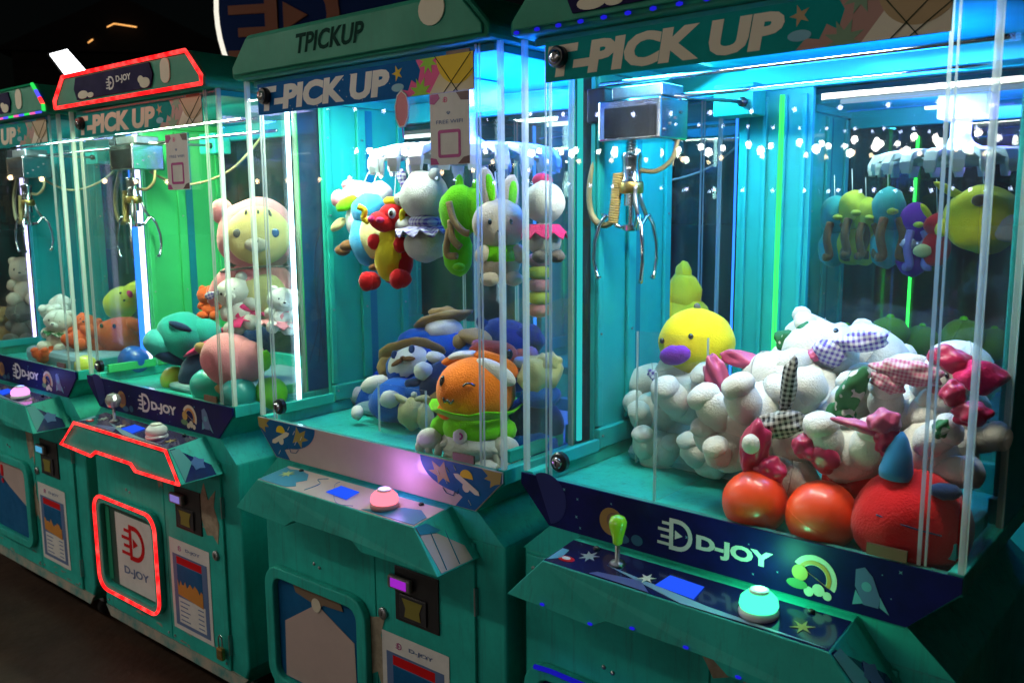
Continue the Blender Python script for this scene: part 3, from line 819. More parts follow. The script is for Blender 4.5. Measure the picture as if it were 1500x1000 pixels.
    for k in range(15):
        u, z = random.uniform(.03, .7), random.choice((-.76, -.74, -.72, random.uniform(-.7, -.22))); L = random.uniform(.01, .05)
        MB().prism(lift([(u, z), (u + L, z + random.uniform(-.006, .006)), (u + L * .9, z + .003), (u + L * .4, z + random.uniform(.003, .009)), (u + L * .1, z + .003)]), -.0048, -.0041).build('scuff', mat('bare_primer', (.30, .34, .28), .7, var=.4, vscale=50), root)
    sk = MB().prism(lift([(.004, -.772), (.03, -.806), (.77, -.806), (.796, -.772), (.73, -.77), (.6, -.7695), (.5, -.769), (.3, -.7705), (.2, -.769)]), -.003, .0035).build('kick_strip', RUST, root)
    fr = MB().ring(lift(rrect(.018, .402, -.702, -.376, .055)), lift(rrect(.052, .368, -.675, -.405, .03)), -.024, -.0045).build('prize_door_frame', TEAL, root, bevel=.004)
    dm, kind = o['door']
    MB().prism(lift(rrect(.053, .367, -.674, -.406, .03)), -.0075, -.0045).build('prize_flap', dm, fr)
    y = -.0085
    if kind == 'logo':
        bx('flap_sheet', WHITEP, fr, .125, .352, y - .002, y, K - .668, K - .425)
        logo(.165, K - .565, .115, y - .0032, REDP, fr)
        text('D-JOY', .165, .315, K - .625, K - .592, y - .0032, GREYBLUE, fr, .025)
        text('GAMES', .215, .315, K - .648, K - .638, y - .0032, WHITEP, fr, .0) if False else None
        MB().prism(lift([(.055, -.67), (.085, -.66), (.085, -.42), (.06, -.41)]), y - .001, y).build('flap_edge', mat('wet_green', (.02, .30, .16), .3), fr)
    elif kind == 'arrow':
        MB().prism(lift([(.075, -.670), (.08, -.52), (.21, -.44), (.345, -.50), (.35, -.670)]), y - .001, y).build('flap_print', PINKW, fr)
        MB().prism(lift([(.12, -.41), (.30, -.41), (.31, -.43), (.235, -.435), (.215, -.455), (.19, -.44), (.13, -.43)]), y - .0025, y - .0015).build('saucer_print', mat('dull_tan_print', (.20, .13, .08), .5), fr)
        MB().prism(lift(disc(.21, -.442, .018, 14)), y - .0035, y - .003).build('saucer_light', BEIGEP, fr)
    elif kind == 'red':
        MB().prism(lift([(.055, -.43), (.06, -.41), (.36, -.408), (.365, -.56), (.20, -.50)]), y - .001, y).build('flap_print', PINKW, fr)
        MB().prism(lift(rrect(.13, .155, -.47, -.425, .008)), y - .0025, y - .0015).build('exclamation_print', REDP, fr)
        MB().prism(lift(disc(.143, -.487, .010, 12)), y - .0025, y - .0015).build('exclamation_print', REDP, fr)
    else:
        MB().prism(lift(rrect(.10, .33, -.60, -.44, .04)), y - .001, y).build('flap_print', REDP, fr)
    # -- coin slot, poster, lock
    cs = bx('coin_plate', BLACK, root, .488, .622, -.008, -.0045, K - .395, K - .268, .001)
    bx('note_slot', mat('grey_bezel', (.16, .14, .13), .4), cs, .478, .548, -.022, -.0085, K - .318, K - .288, .004)
    bx('slot_light', o.get('slot', emat('violet_slot', (.35, .02, .55), .9)), cs, .490, .538, -.0235, -.0222, K - .312, K - .292)
    bx('slot_bezel', mat('dark_bezel', (.03, .03, .035), .3), cs, .505, .588, -.012, -.0085, K - .386, K - .328, .002)
    MB().prism(lift([(.515, -.336), (.578, -.336), (.568, -.358), (.572, -.378), (.522, -.378), (.526, -.358)]), -.0135, -.0125).build('slot_label', mat('dim_yellow_label', (.22, .19, .03), .5), cs)
    poster(root, .438, .648, -.718, -.436, -.0048)
    for u, z in o.get('cams', [(.445, -.395)]):
        c = MB().lathe([(.014, 0), (.014, .005), (.010, .007), (.004, .0075)], (u, -.0042, K + z), 'y', 18).build('cam_lock', STEEL, root, True)
        bx('keyway', BLACK, c, u - .001, u + .001, -.0128, -.0118, K + z - .005, K + z + .005)
    for k, (u, z, sx, sz) in enumerate(o.get('tape', [])):
        P = [(u + sx * x * random.uniform(.7, 1.2), z + sz * y_ * random.uniform(.7, 1.2)) for x, y_ in ((-.5, -.3), (-.2, -.6), (.2, -.4), (.5, -.7), (.6, -.1), (.3, .3), (.4, .6), (0, .5), (-.3, .7), (-.6, .2))]
        MB().prism(lift(P), -.0056 - .03 * 0, -.0045).build('tape_scrap', TAPE, root)
    lock(root, .095, .777); lock(root, .100, .040)
    bx('latch_tab', mat('brown_latch', (.20, .11, .06), .6), root, .672, .732, -.0062, -.0045, K + .79, K + .812)
    bx('latch_tab', MATS['brown_latch'], root, .668, .725, -.004, .001, K + .003, K + .020)
    # -- roof signs
    if o.get('roof') == 'letters':
        text('TPICKUP', .255, .475, K + .850, K + .892, -.0368, DARKG, rf, .03, .25)
        MB().prism(lift(disc(.665, .886, .034, 20, rz=.030)), -.0385, -.0365).build('oval_sticker', BEIGEP, rf)
    elif o.get('roof'):
        s_ = MB().prism(lift([(.15, .838), (.56, .838), (.575, .87), (.56, .902), (.15, .902), (.135, .87)]), -.0405, -.0365).build('roof_sign', mat('dark_sign_print', (.012, .008, .06), .6, spec=.08, var=.4), rf)
        logo(.33, K + .850, .036, -.0412, WHITEP, rf)
        text('D-JOY', .385, .465, K + .862, K + .884, -.0412, WHITEP, rf, .03)
        for q in ((.19, .850, .03), (.235, .846, .018), (.535, .852, .026), (.515, .862, .014)):
            MB().prism(lift(disc(q[0], q[1], q[2], 18, rz=q[2] * .7 if q[1] - q[2] * .7 > .836 else q[1] - .8385)), -.0418 + q[2] * .01, -.0408).build('cloud_print', BEIGEP, rf)
        MB().prism(lift(rrect(.61, .655, .843, .905, .02)), -.0385, -.0365).build('oval_sticker', BEIGEP, rf)
    if o.get('red_trim'):
        tr_ = MB().tube([(u, -.0385, z) for u, z in lift([(.004, .826), (.796, .826), (.798, .846), (.734, .912), (.066, .912), (.002, .846)])], .0052, 8, True).build('roof_light_trim', LED_R, root, True)
        MB().tube([(u, (-.121 if z - K > -.15 else -.131), z) for u, z in lift([(.066, -.188), (.141, -.113), (.659, -.113), (.733, -.190), (.512, -.194), (.487, -.177), (.287, -.177), (.255, -.195)])], .0045, 8, True).build('console_light_trim', LED_R, root, True)
        MB().tube([(u, -.027, z) for u, z in lift(rrect(.024, .396, -.697, -.382, .05))], .0052, 8, True).build('door_light_trim', LED_R, root, True)
    if o.get('blue_dots'):
        mb = MB()
        for k in range(17): mb.ell((.02 + k * .0475, -.034, K + .824), (.007, .004, .004), sub=1, lump=0)
        mb.build('roof_light_dots', DOT_B, root)
        mb = MB()
        for u, z in ((.15, -.187), (.255, -.191), (.34, -.172), (.44, -.172), (.53, -.19)): mb.ell((u, -.1265, K + z), (.006, .003, .003), sub=1, lump=0)
        mb.build('console_light_dots', DOT_B, root)
        MB().tube([(u, -.027, z) for u, z in lift([(.05, -.382), (.09, -.378), (.2, -.378), (.31, -.378)])], .005, 8).build('door_light_trim', emat('dim_blue', (.02, .02, 1), .35), root, True)
    if o.get('rainbow'):
        seg = lift([(.8, .826), (.798, .846), (.78, .866), (.757, .89), (.734, .912), (.4, .912), (.06, .912)])
        cm = [emat('trim_green', (.03, .9, .12), 1.0), LED_R, emat('trim_blue', (.1, .1, 1.), 1.2), MATS['trim_green'], MATS['trim_green'], MATS['trim_green']]
        for k in range(5):
            MB().tube([(seg[k][0], -.036, seg[k][1]), (seg[k + 1][0], -.036, seg[k + 1][1])], .006 if k < 4 else .003, 8).build('roof_light_trim', cm[k] if k < 4 else emat('trim_dim_green', (.03, .5, .2), .2), root, True)
        cl = [MATS['trim_green'], emat('trim_pink', (1, .15, .5), 1.0), MATS['trim_blue']]
        for k in range(18):
            MB().tube([(.06 + .04 * k, -.034, K + .824), (.096 + .04 * k, -.034, K + .824)], .0035, 6).build('roof_light_trim', cl[k % 3], root, True)
    if o.get('crane'): crane(root, *o['crane'])
    if o.get('carousel'): carousel(root, *o['carousel'])
    if o.get('wifi'): wifi_card(root, *o['wifi'])
    if o.get('padlock'):
        pk = bx('padlock', BRASS, root, .685, .712, -.024, -.0105, K - .735, K - .70, .003)
        MB().tube(smooth_path([(.690, -.017, K - .70), (.690, -.017, K - .675), (.6985, -.017, K - .662), (.707, -.017, K - .675), (.707, -.017, K - .70)], 4), .0025, 6).build('shackle', CHROME, pk, True)
    if o.get('tag'):
        u, z = o['tag']
        t = MB().prism([(u + a, K + z + b) for a, b in ((-.018, .008), (-.012, .028), (0, .036), (.013, .028), (.018, .008), (.016, -.016), (.006, -.032), (-.007, -.032), (-.016, -.016))], -.0075, -.0055).build('pink_tag', mat('red_pink_tag', (.60, .10, .12), .35, coat=.5), root)
        MB().ring([(u + a, K + z + b) for a, b in ((-.020, .008), (-.013, .030), (0, .039), (.014, .030), (.020, .008), (.018, -.017), (.007, -.034), (-.008, -.034), (-.018, -.017))], [(u + a, K + z + b) for a, b in ((-.0178, .0075), (-.0118, .0275), (0, .0355), (.0128, .0275), (.0178, .0075), (.0158, -.0155), (.006, -.0315), (-.007, -.0315), (-.0158, -.0155))], -.008, -.0052).build('tag_border', WHITEP, t)
        MB().tube([(u, -.0065, K + z - .034), (u + .002, -.0065, K + z - .055)], .0012, 6).build('tag_stem', PINKP, t)
    if o.get('bed'):
        bd = MB()
        for (x0, x1, y0, y1, z1) in o['bed']:
            bd.box(x0, x1, y0, y1, K - .0272, K + z1)
        bd.build('prize_bed', mat('pale_bed_cloth', (.20, .36, .42), .85, var=.25, vscale=8, sheen=.3), root, bevel=.02)
    for k, (x0, x1, y0, y1, z0, z1) in enumerate(o.get('chute', [])):
        bx('chute_pane', CLEAR, root, x0, x1, y0, y1, K + z0, K + z1)
        if x1 - x0 > y1 - y0:
            for q in (x0 - .0012, x1 - .0012): bx('chute_edge', E_, root, q, q + .0024, y0 - .0006, y1 + .0006, K + z0, K + z1)
        else:
            for q in (y0 - .0012, y1 - .0012): bx('chute_edge', E_, root, x0 - .0006, x1 + .0006, q, q + .0024, K + z0, K + z1)
    return root


PINK_DOME = emat('pink_button_glow', (1.0, .20, .28), 1.7)
GREEN_DOME = emat('green_button_glow', (.06, 1.0, .45), 1.9)
VIOLET_DOME = emat('violet_button_glow', (.95, .35, .85), 1.5)

R1 = build_machine('claw_machine', 'nearest claw machine filled with white plush bears, a yellow duck and red balls', *MACH[0], dict(
    lamps=[((.42, .06, .79), .6, .06, 8.5, (1., .97, .84), (8, 0, 0)), ((.12, .30, .79), .10, .3, 8., (.06, .6, 1.), (0, -25, 0)), ((.60, .43, .79), .3, .08, 4., (.12, .35, 1.), (0, 0, 0)), ((.5, .3, .70), .4, .1, 5., (.01, .18, 1.), (180, 0, 0))],
    leds=[(LED_C, .0085, .0135, .165, .178, .03, .80), (LED_G, .2840, .2875, .494, .4975, .05, .74), (LED_G, .2905, .2925, .494, .4975, .05, .74), (LED_B, .180, .184, .506, .510, .05, .74)], back_panels=[(.190, .350)],
    crane=(.113, .235, 0., False), blue_dots=True, roof='sign', door=(NAVY, 'dark'), button=GREEN_DOME, button_base=WHITEPL, button_lamp=(.1, 1., .45), button_power=.55, screen=2.0,
    stick=(mat('lime_knob', (.30, .72, .03), .12, coat=1., emit=(.25, .6, .02), es=.12), 'pear'), slot=BLACK, cams=[(.66, -.42)], tape=[(.45, -.24, .10, .06)],
    bed=[(.06, .34, .27, .515, .012)],
    chute=[(.10, .262, .252, .256, -.02, .26), (.2625, .2665, .06, .25, -.02, .22)]))
R2 = build_machine('claw_machine', 'claw machine with prize carousel, FREE WIFI card and pale pink console', *MACH[1], dict(
    lamps=[((.30, .08, .79), .45, .06, 9.5, (.85, 1., .90), (6, 0, 0)), ((.66, .44, .79), .2, .12, 12., (.04, .12, 1.), (0, 5, 0)), ((.58, .28, .72), .36, .3, 16., (.0, .13, 1.), (180, 0, 0)), ((.35, .30, .80), .2, .2, 1.4, (.6, .5, 1.), (0, 0, 0)), ((.25, .06, .70), .04, .3, .6, (.6, 1., .95), (90, 0, 0))],
    leds=[(LED_W, .0085, .0135, .111, .122, .004, .80)],
    wall=WALL_M, carousel=(.455, .285), rich=True, pink=True, roof='letters', side_art=True, door=(BLUEP, 'arrow'), button=PINK_DOME, button_base=mat('pink_base', (.6, .3, .3), .3), button_lamp=(.55, .25, 1.), button_power=.4, screen=.9,
    cams=[(.445, -.395)], tape=[(.405, -.50, .10, .16)], wifi=(.630, .733, .598, .735), tag=(.548, .712),
    bed=[(.08, .77, .24, .515, .004)], chute=[(.30, .46, .13, .134, -.02, .10)]))
R3 = build_machine('claw_machine', 'red-lit claw machine with glowing red roof, console and prize door trim', *MACH[2], dict(
    lamps=[((.40, .10, .79), .6, .08, 15., (.74, 1., .62), (15, 0, 0)), ((.65, .42, .80), .2, .15, 2.2, (.35, .45, 1.), (0, 0, 0))],
    leds=[(LED_V, .0085, .0135, .196, .212, .004, .80), (LED_B, .0085, .0105, .175, .194, .004, .80)],
    wall=WALL_G, crane=(.09, .155), red_trim=True, roof='sign', side_art=True, door=(mat('dark_flap', (.02, .08, .06), .4), 'logo'), button=WHITEPL, screen=.8,
    stick=(mat('clear_knob', (.62, .62, .58), .08, .4, coat=1.), 'ball'), slot=emat('blue_violet_slot', (.25, .2, .6), .8), cams=[(.685, -.435)], tape=[(.66, -.33, .08, .12), (.405, -.255, .03, .07)], padlock=True, wifi=(.567, .672, .571, .716),
    bed=[(.30, .775, .10, .515, -.005)]))
R4 = build_machine('claw_machine', 'farthest claw machine of the row with rainbow roof trim and violet button', *MACH[3], dict(
    lamps=[((.40, .10, .79), .6, .08, 7., (.62, 1., .95), (15, 0, 0))],
    leds=[(LED_V, .0085, .0135, .20, .21, .004, .80)],
    crane=(.12, .185), rainbow=True, roof='sign', door=(BLUEP, 'red'), button=VIOLET_DOME, button_lamp=(.2, .25, 1.), button_power=.12, screen=.4, slot=emat('cyan_slot', (.1, .5, .8), .7), cams=[(.445, -.395)], tape=[(.405, -.27, .06, .16), (.405, -.52, .05, .12)],
    stick=(MATS['clear_knob'], 'ball'), bed=[(.26, .775, .06, .515, .03)]))
RX, RY, RA = offset(0, .02, 1.04)
Q1 = build_machine('claw_machine', 'claw machine in the row behind, holding a carousel of hanging bird plush', RX, RY, RA, dict(front=False, group='claw machines in the row behind',
    lamps=[((.30, .12, .79), .2, .03, 3., (.6, .95, 1.), (15, 0, 0)), ((.55, .47, .79), .3, .05, 5., (.3, .2, 1.), (0, 0, 0)), ((.5, .25, .70), .5, .2, 5., (.22, .20, 1.), (180, 0, 0))],
    leds=[(LED_G, .0085, .0135, .120, .128, .004, .80), (LED_G, .0085, .0115, .134, .136, .004, .80), (TUBE, .30, .44, .30, .32, .775, .783), (TUBE, .60, .74, .30, .32, .775, .783), (LED_G, .22, .228, .512, .517, .05, .72)], carousel=(.40, .285), tube=emat('dim_tube', (.5, .7, 1.), .8)))
RX, RY, RA = offset(1, -.06, 1.04)
Q2 = build_machine('claw_machine', 'dim claw machine in the row behind the prize carousel machine', RX, RY, RA, dict(front=False, group='claw machines in the row behind',
    lamps=[((.40, .10, .79), .3, .04, 10., (.05, .25, 1.), (15, 0, 0))], leds=[(LED_B, .0085, .0135, .165, .178, .03, .80)], crane=(.3, .2)))
RX, RY, RA = offset(2, -.06, 1.04)
Q3 = build_machine('claw_machine', 'dim claw machine in the row behind the red-lit machine', RX, RY, RA, dict(front=False, group='claw machines in the row behind',
    lamps=[((.40, .10, .79), .3, .04, 2., (.3, .5, .9), (15, 0, 0))], leds=[(LED_B, .0085, .0135, .165, .178, .03, .80)]))
ROOTS = [R1, R2, R3, R4, Q1]

# ------------------------------------------------------------------ plush toys
PL = dict(
    white=((.74, .72, .63), .35), cream=((.66, .54, .40), .3), yellow=((.92, .72, .02), .3), lemon=((.62, .62, .06), .3), lime=((.20, .78, .008), .3),
    green=((.16, .34, .02), .3), teal=((.02, .34, .30), .35), cyan=((.06, .42, .42), .35), blue=((.008, .10, .45), .35), navy=((.012, .035, .10), .35), sky=((.06, .40, .68), .35),
    red=((.66, .008, .012), .3), orange=((.92, .20, .008), .3), coral=((.72, .11, .03), .3), pink=((.80, .27, .30), .4), rose=((.72, .03, .16), .3), purple=((.24, .03, .48), .35),
    brown=((.20, .09, .03), .3), tan=((.42, .27, .10), .3), grey=((.16, .14, .12), .3), black=((.01, .01, .01), .2), lilac=((.28, .20, .55), .3), butter=((.66, .58, .25), .3))
for k_, (c_, s_) in PL.items(): PL[k_] = mat('plush_' + k_, c_, .85, var=.14, vscale=22, bump=.5, bscale=260, sheen=s_, spec=.15)
PL['seam'] = mat('plush_seam', (.42, .40, .34), .9)
SATIN_P = mat('pink_satin', (.62, .09, .20), .3, var=.3, vscale=20, bump=.3, bscale=40, sheen=.3)
SATIN_R = mat('red_satin', (.52, .01, .08), .3, var=.3, vscale=20, bump=.3, bscale=40, sheen=.3)
GING_B = gingham('black_gingham', (.45, .44, .40), (.008, .008, .01), 110)
GING_V = gingham('violet_gingham', (.62, .60, .62), (.10, .05, .30), 110)
GING_P = gingham('pink_gingham', (.62, .45, .45), (.50, .10, .20), 160)
FLORAL = spotted('green_floral', (.012, .13, .035), (.55, .55, .48), 55)
VINYL = mat('red_vinyl', (1.0, .06, .004), .36, var=.12, vscale=10, coat=.3)
EYE = mat('bead_eye', (.006, .006, .006), .12, coat=1.)


class Plush:
    def __init__(s, name, label, m, x, y, d, size_px, rot=(0, 0, 0), cat='plush toy', group=None):
        p, k = at(m, x, y, d)
        s.r = size_px * k; s.root = bpy.data.objects.new(name, None); s.root.empty_display_size = .03
        COL.objects.link(s.root)
        X, Y, a = (MACH[m])
        R = Matrix.Rotation(rad(a), 4, 'Z')
        s.M = Matrix.Translation((X, Y, 0)) @ R @ Matrix.Translation(p) @ Euler([rad(q) for q in rot]).to_matrix().to_4x4()
        s.root.matrix_world = s.M
        s.m = m
        tag(s.root, label, cat, group)

    def e(s, name, ells, m, sub=3, fur=0, lump=.035, parent=None, flen=.0030, label=None):
        mb = MB()
        for q in ells:
            c, r = q[0], q[1]; rot = q[2] if len(q) > 2 else (0, 0, 0)
            r = r if hasattr(r, '__len__') else (r, r, r)
            mb.ell([a * s.r for a in c], [a * s.r for a in r], rot, sub, lump, int(4.5 * fur * (max(r) * s.r / .05) ** 2) if fur else 0, flen)
        return mb.build(name, m, parent or s.root, True, label=label)

    def t(s, name, pts, r, m, n=8, parent=None):
        return MB().tube(smooth_path([[a * s.r for a in p] for p in pts], 5), r * s.r, n).build(name, m, parent or s.root, True)


def fan(P, name, c, r0, r1, m, n=18, a0=0, a1=360, tilt=(0, 0, 0), wav=.12, h=.25, parent=None):
    """a ruffled skirt or collar: an open frill with thickness"""
    M = Euler([rad(q) for q in tilt]).to_matrix(); V = []; Fc = []; rows = 5; N = n * 3 + 1; s = P.r
    for sd in (0, 1):
        for i in range(rows):
            t = i / (rows - 1)
            for k in range(N):
                a = rad(a0 + (a1 - a0) * k / (N - 1)); rr = r0 + (r1 - r0) * t
                wv = wav * t * math.sin(k * 2 * math.pi / 3.0 + i * .3)
                q = M @ Vector((rr * math.cos(a), rr * math.sin(a), -h * t + wv + .04 * sd)) + Vector(c)
                V.append(q * s)
    for sd in (0, 1):
        for i in range(rows - 1):
            for k in range(N - 1):
                b = sd * rows * N + i * N + k; Fc.append((b, b + 1, b + N + 1, b + N))
    i = rows - 1
    for k in range(N - 1): Fc.append((i * N + k, i * N + k + 1, rows * N + i * N + k + 1, rows * N + i * N + k))
    return MB().add(V, Fc).build(name, m, parent or P.root, True)


def bow(P, c, s, m, rot=(0, 0, 0), parent=None, name='bow'):
    M = Euler([rad(q) for q in rot]).to_matrix(); f = lambda v: tuple(M @ (Vector(v) * s) + Vector(c))
    b = P.e(name, [(f((-.55, 0, .02)), (.5 * s, .2 * s, .36 * s), rot), (f((.55, 0, -.02)), (.5 * s, .2 * s, .36 * s), rot)], m, 3, lump=.10, parent=parent)
    P.e('knot', [(f((0, -.05, 0)), (.19 * s, .2 * s, .2 * s), rot)], m, 2, parent=b) if parent is None else None
    return b


def bear(P, m, fur=None, face=True, dress=None, collar=None, bow_m=None, bow_at=(0, -.5, .38), ears=True, pads=None, feet_out=.55, frill=None):
    if fur is None: fur = 0
    v = [random.uniform(.9, 1.15) for _ in range(4)]
    P.e('body', [((0, 0, -.30), (.58 * v[0], .52 * v[1], .62))], m, 3, fur, .05)
    hd = P.e('head', [((0, -.04, .62), (.72 * v[2], .62, .58 * v[3]))], m, 3, fur, .045)
    MB().tube([(math.cos(t) * .722 * v[2] * P.r * .0, math.sin(t) * .63 * P.r - .04 * P.r, .62 * P.r + math.cos(t) * .588 * v[3] * P.r) for t in np.linspace(.3, 5.9, 26)], .006 * P.r + .0004, 5).build('seam', PL['seam'], hd, True)
    if ears:
        for s in (-1, 1): P.e('ear', [((s * .48, .02, 1.06), (.24, .16, .22))], m, 2, fur)
    for s in (-1, 1):
        P.e('arm', [((s * .54, -.16, -.04), (.25, .25, .34), (25, s * -38, 0))], m, 3, fur)
        lg = P.e('leg', [((s * .34, -.36, -.70), (.31, .42, .31), (-8, 0, s * 14)), ((s * (.36 + .1 * feet_out), -.66, -.68), (.30, .22, .31))], m, 3, fur)
        if pads: P.e('paw_pad', [((s * (.36 + .1 * feet_out), -.875, -.68), (.15, .03, .17))], pads, 2, parent=lg)
    if face:
        P.e('muzzle', [((0, -.58, .50), (.25, .14, .18))], m, 2, fur * .5)
        P.e('nose', [((0, -.73, .56), (.075, .05, .05))], EYE, 2, lump=0)
        for s in (-1, 1): P.e('eye', [((s * .27, -.58, .70), (.05, .035, .065))], EYE, 2, lump=0)
    if dress:
        P.e('dress', [((0, 0, -.28), (.60, .54, .58))], dress, 3, lump=.05)
        fan(P, 'dress_hem', (0, 0, -.40), .54, 1.0, dress, 10)
    if collar: fan(P, 'collar', (0, -.02, .10), .36, .74, collar, 8, h=.12)
    if frill: fan(P, 'frill', (0, -.02, .12), .42, 1.08, frill, 9, tilt=(20, 0, 0), h=.2)
    if bow_m: bow(P, bow_at, .42, bow_m)
    return P


GP1 = 'plush heaped in the nearest machine'
# --- nearest machine: the heap of white plush
CL = lambda *q: list(q)
WB = [
    ('white plush bear at the far left of the heap, with violet gingham ribbon', 955, 590, .36, 52, (-45, 0, 35), dict(face=False), CL((968, 556, .33, 22, 9, GING_V, 30))),
    ('small white plush bear low behind the clear chute, feet forward', 972, 655, .33, 54, (-75, 10, 15), dict(face=False), []),
    ('white plush bear low behind the chute, right of the smaller one', 1045, 662, .28, 58, (-80, -10, 20), dict(face=False), CL((1035, 590, .24, 30, 12, PL['rose'], 0))),
    ('white plush bear slumped under the yellow duck, pink satin frill beside it', 1012, 572, .32, 70, (-70, -20, 30), dict(face=False), CL((1052, 562, .22, 20, 44, SATIN_P, -12), (1092, 528, .24, 36, 13, SATIN_P, 12), (1065, 600, .2, 26, 13, SATIN_P, 30))),
    ('white plush bear with stubby legs raised, in black gingham scarf', 1112, 590, .20, 82, (-66, -22, -14), dict(face=False), CL((1155, 566, .12, 11, 46, GING_B, 8), (1140, 622, .11, 42, 20, GING_B, -12))),
    ('white plush bear lying face up in the middle of the heap, black bead eyes', 1190, 566, .29, 92, (-42, 38, 40), dict(), []),
    ('white plush bear at the top of the heap wearing a green floral bow', 1178, 532, .40, 62, (-20, 22, 25), dict(), CL((1154, 500, .33, 19, 15, FLORAL, 25), (1186, 486, .33, 20, 15, FLORAL, -20))),
    ('white plush bear with large violet gingham bow on its head', 1252, 556, .36, 72, (-35, 30, 10), dict(face=False), CL((1214, 516, .28, 25, 19, GING_V, 20), (1262, 500, .29, 36, 15, GING_V, -10), (1192, 520, .27, 14, 9, SATIN_P, 0))),
    ('white plush bear beside a crumpled green floral cloth in the heap centre', 1262, 600, .26, 74, (-80, 55, 10), dict(face=False), CL((1246, 576, .14, 19, 44, FLORAL, 22), (1232, 604, .14, 22, 16, FLORAL, 0))),
    ('white plush bear in pink gingham top lying feet towards the glass', 1328, 592, .26, 78, (-70, 12, 14), dict(face=False, pads=PL['pink']), CL((1330, 545, .17, 48, 18, GING_P, 8), (1300, 560, .16, 26, 14, GING_P, 20))),
    ('white plush bear in crimson satin dress against the glass above a red ball', 1090, 650, .16, 62, (-62, 20, -40), dict(face=False), CL((1106, 655, .075, 21, 44, SATIN_R, 14), (1128, 690, .08, 24, 22, SATIN_R, 0), (1100, 650, .05, 13, 15, PL['white'], 0))),
    ('white plush bear head-down with a red bow, between two red balls', 1158, 660, .17, 76, (160, 12, 30), dict(face=False), CL((1182, 656, .07, 22, 17, SATIN_R, 25), (1210, 668, .08, 21, 25, SATIN_R, -10))),
    ('white plush bear with both feet raised and pink ribbon, above the big red ball', 1247, 652, .17, 84, (-78, 0, 14), dict(face=False), CL((1272, 628, .07, 50, 8, SATIN_P, 14), (1296, 617, .07, 25, 18, SATIN_P, -8), (1300, 645, .075, 18, 24, SATIN_R, 0))),
    ('white plush bear with green floral collar lying at the right end', 1368, 654, .19, 78, (-70, 62, 20), dict(face=False), CL((1378, 628, .07, 11, 15, FLORAL, 20))),
    ('white plush bear facing right with red bow beside the right strip', 1392, 600, .24, 70, (-18, -8, 52), dict(), CL((1396, 576, .10, 17, 20, SATIN_R, 10), (1424, 606, .10, 26, 18, SATIN_R, -10))),
    ('white plush bear in rose dress at the top right of the heap', 1408, 556, .33, 56, (-60, 15, 25), dict(face=False), CL((1392, 528, .22, 34, 20, SATIN_R, 18), (1436, 552, .22, 34, 24, PL['rose'], 0))),
]
for lab, x, y, d, sz, rot, kw, cloth in WB:
    P = Plush('plush_bear', lab, 0, x, y, d, sz, rot, group=GP1)
    bear(P, PL['white'], 0, **kw)
    MM = Matrix.Translation((MACH[0][0], MACH[0][1], 0)) @ Matrix.Rotation(rad(MACH[0][2]), 4, 'Z')
    for cx, cy, cd, rx, rz, cm, ry in cloth:
        q, k = at(0, cx, cy, cd)
        o = MB().ell((0, 0, 0), (rx * k, min(rx, rz) * k * .7 + .006, rz * k), (0, 0, 0), 4, .11 if cm is not PL['white'] else .02).build('cloth' if cm is not PL['white'] else 'paw', cm, None, True)
        o.matrix_world = MM @ Matrix.Translation(q) @ Euler((rad(10), rad(ry), rad(15))).to_matrix().to_4x4()
        W_ = o.matrix_world.copy(); o.parent = P.root; o.matrix_parent_inverse = P.M.inverted(); o.matrix_basis = W_

P = Plush('plush_duck', 'round yellow plush duck with a purple beak on top of the left heap', 0, 1020, 502, .36, 55, (0, 0, 8), group=GP1)
P.e('body', [((0, 0, 0), (1, .95, .93))], PL['yellow'], 4, lump=.015)
P.e('beak', [((-.22, -.93, -.22), (.42, .26, .26), (0, -10, 0)), ((-.05, -.96, -.14), (.28, .2, .2))], PL['purple'], 3)
for s in ((-.66, -.74, .1), (.2, -.92, .3)): P.e('eye', [(s, (.07, .06, .08))], EYE, 2, lump=0)
P.e('tuft', [((0, 0, .95), (.1, .08, .12))], PL['grey'], 2)


def ball(label, m, x, y, d, r, material, name='toy_ball', cat='ball', group=None):
    P = Plush(name, label, m, x, y, d, r, (random.uniform(0, 60), random.uniform(0, 60), 0), cat, group)
    P.e('shell', [((0, 0, 0), 1)], material, 4, lump=.004)
    mb = MB(); mb.tube([(math.cos(t) * P.r * 1.003, math.sin(t) * P.r * 1.003, 0) for t in np.linspace(0, 2 * math.pi, 40)[:-1]], P.r * .008, 5, True)
    mb.build('seam', material, P.root, True)


ball('glossy red ball at the left against the front glass', 0, 1106, 735, .062, 47, VINYL, group='red balls under the plush heap')
ball('glossy red ball in the middle against the front glass', 0, 1204, 755, .066, 52, VINYL, group='red balls under the plush heap')
P = Plush('plush_ball', 'big round red plush with a seam at the right front corner', 0, 1335, 765, .092, 84, (0, 0, 20), group=GP1)
P.e('body', [((0, 0, 0), (1, .9, .95))], PL['red'], 4, lump=.025)
P.t('seam', [(-.6, -.68, .3), (-.1, -.9, .22), (.4, -.82, .1)], .015, PL['navy'], 6)
P.e('foot', [((.45, -.55, .78), (.26, .2, .14))], PL['navy'], 2)
P = Plush('plush_cone', 'blue felt cone standing on the big red plush', 0, 1316, 668, .065, 36, (0, 6, 0), group=GP1)
MB().lathe([(.62 * P.r, -.9 * P.r), (.66 * P.r, -.6 * P.r), (.5 * P.r, .2 * P.r), (.25 * P.r, .8 * P.r), (.05 * P.r, 1.05 * P.r)], (0, 0, 0), 'z', 20).build('cone', mat('blue_felt', (.01, .22, .50), .8, var=.2, sheen=.4), P.root, True)
P = Plush('plush_penguin', 'dark red round plush wedged under the white bears', 0, 1258, 715, .16, 46, (0, 0, 10), group=GP1)
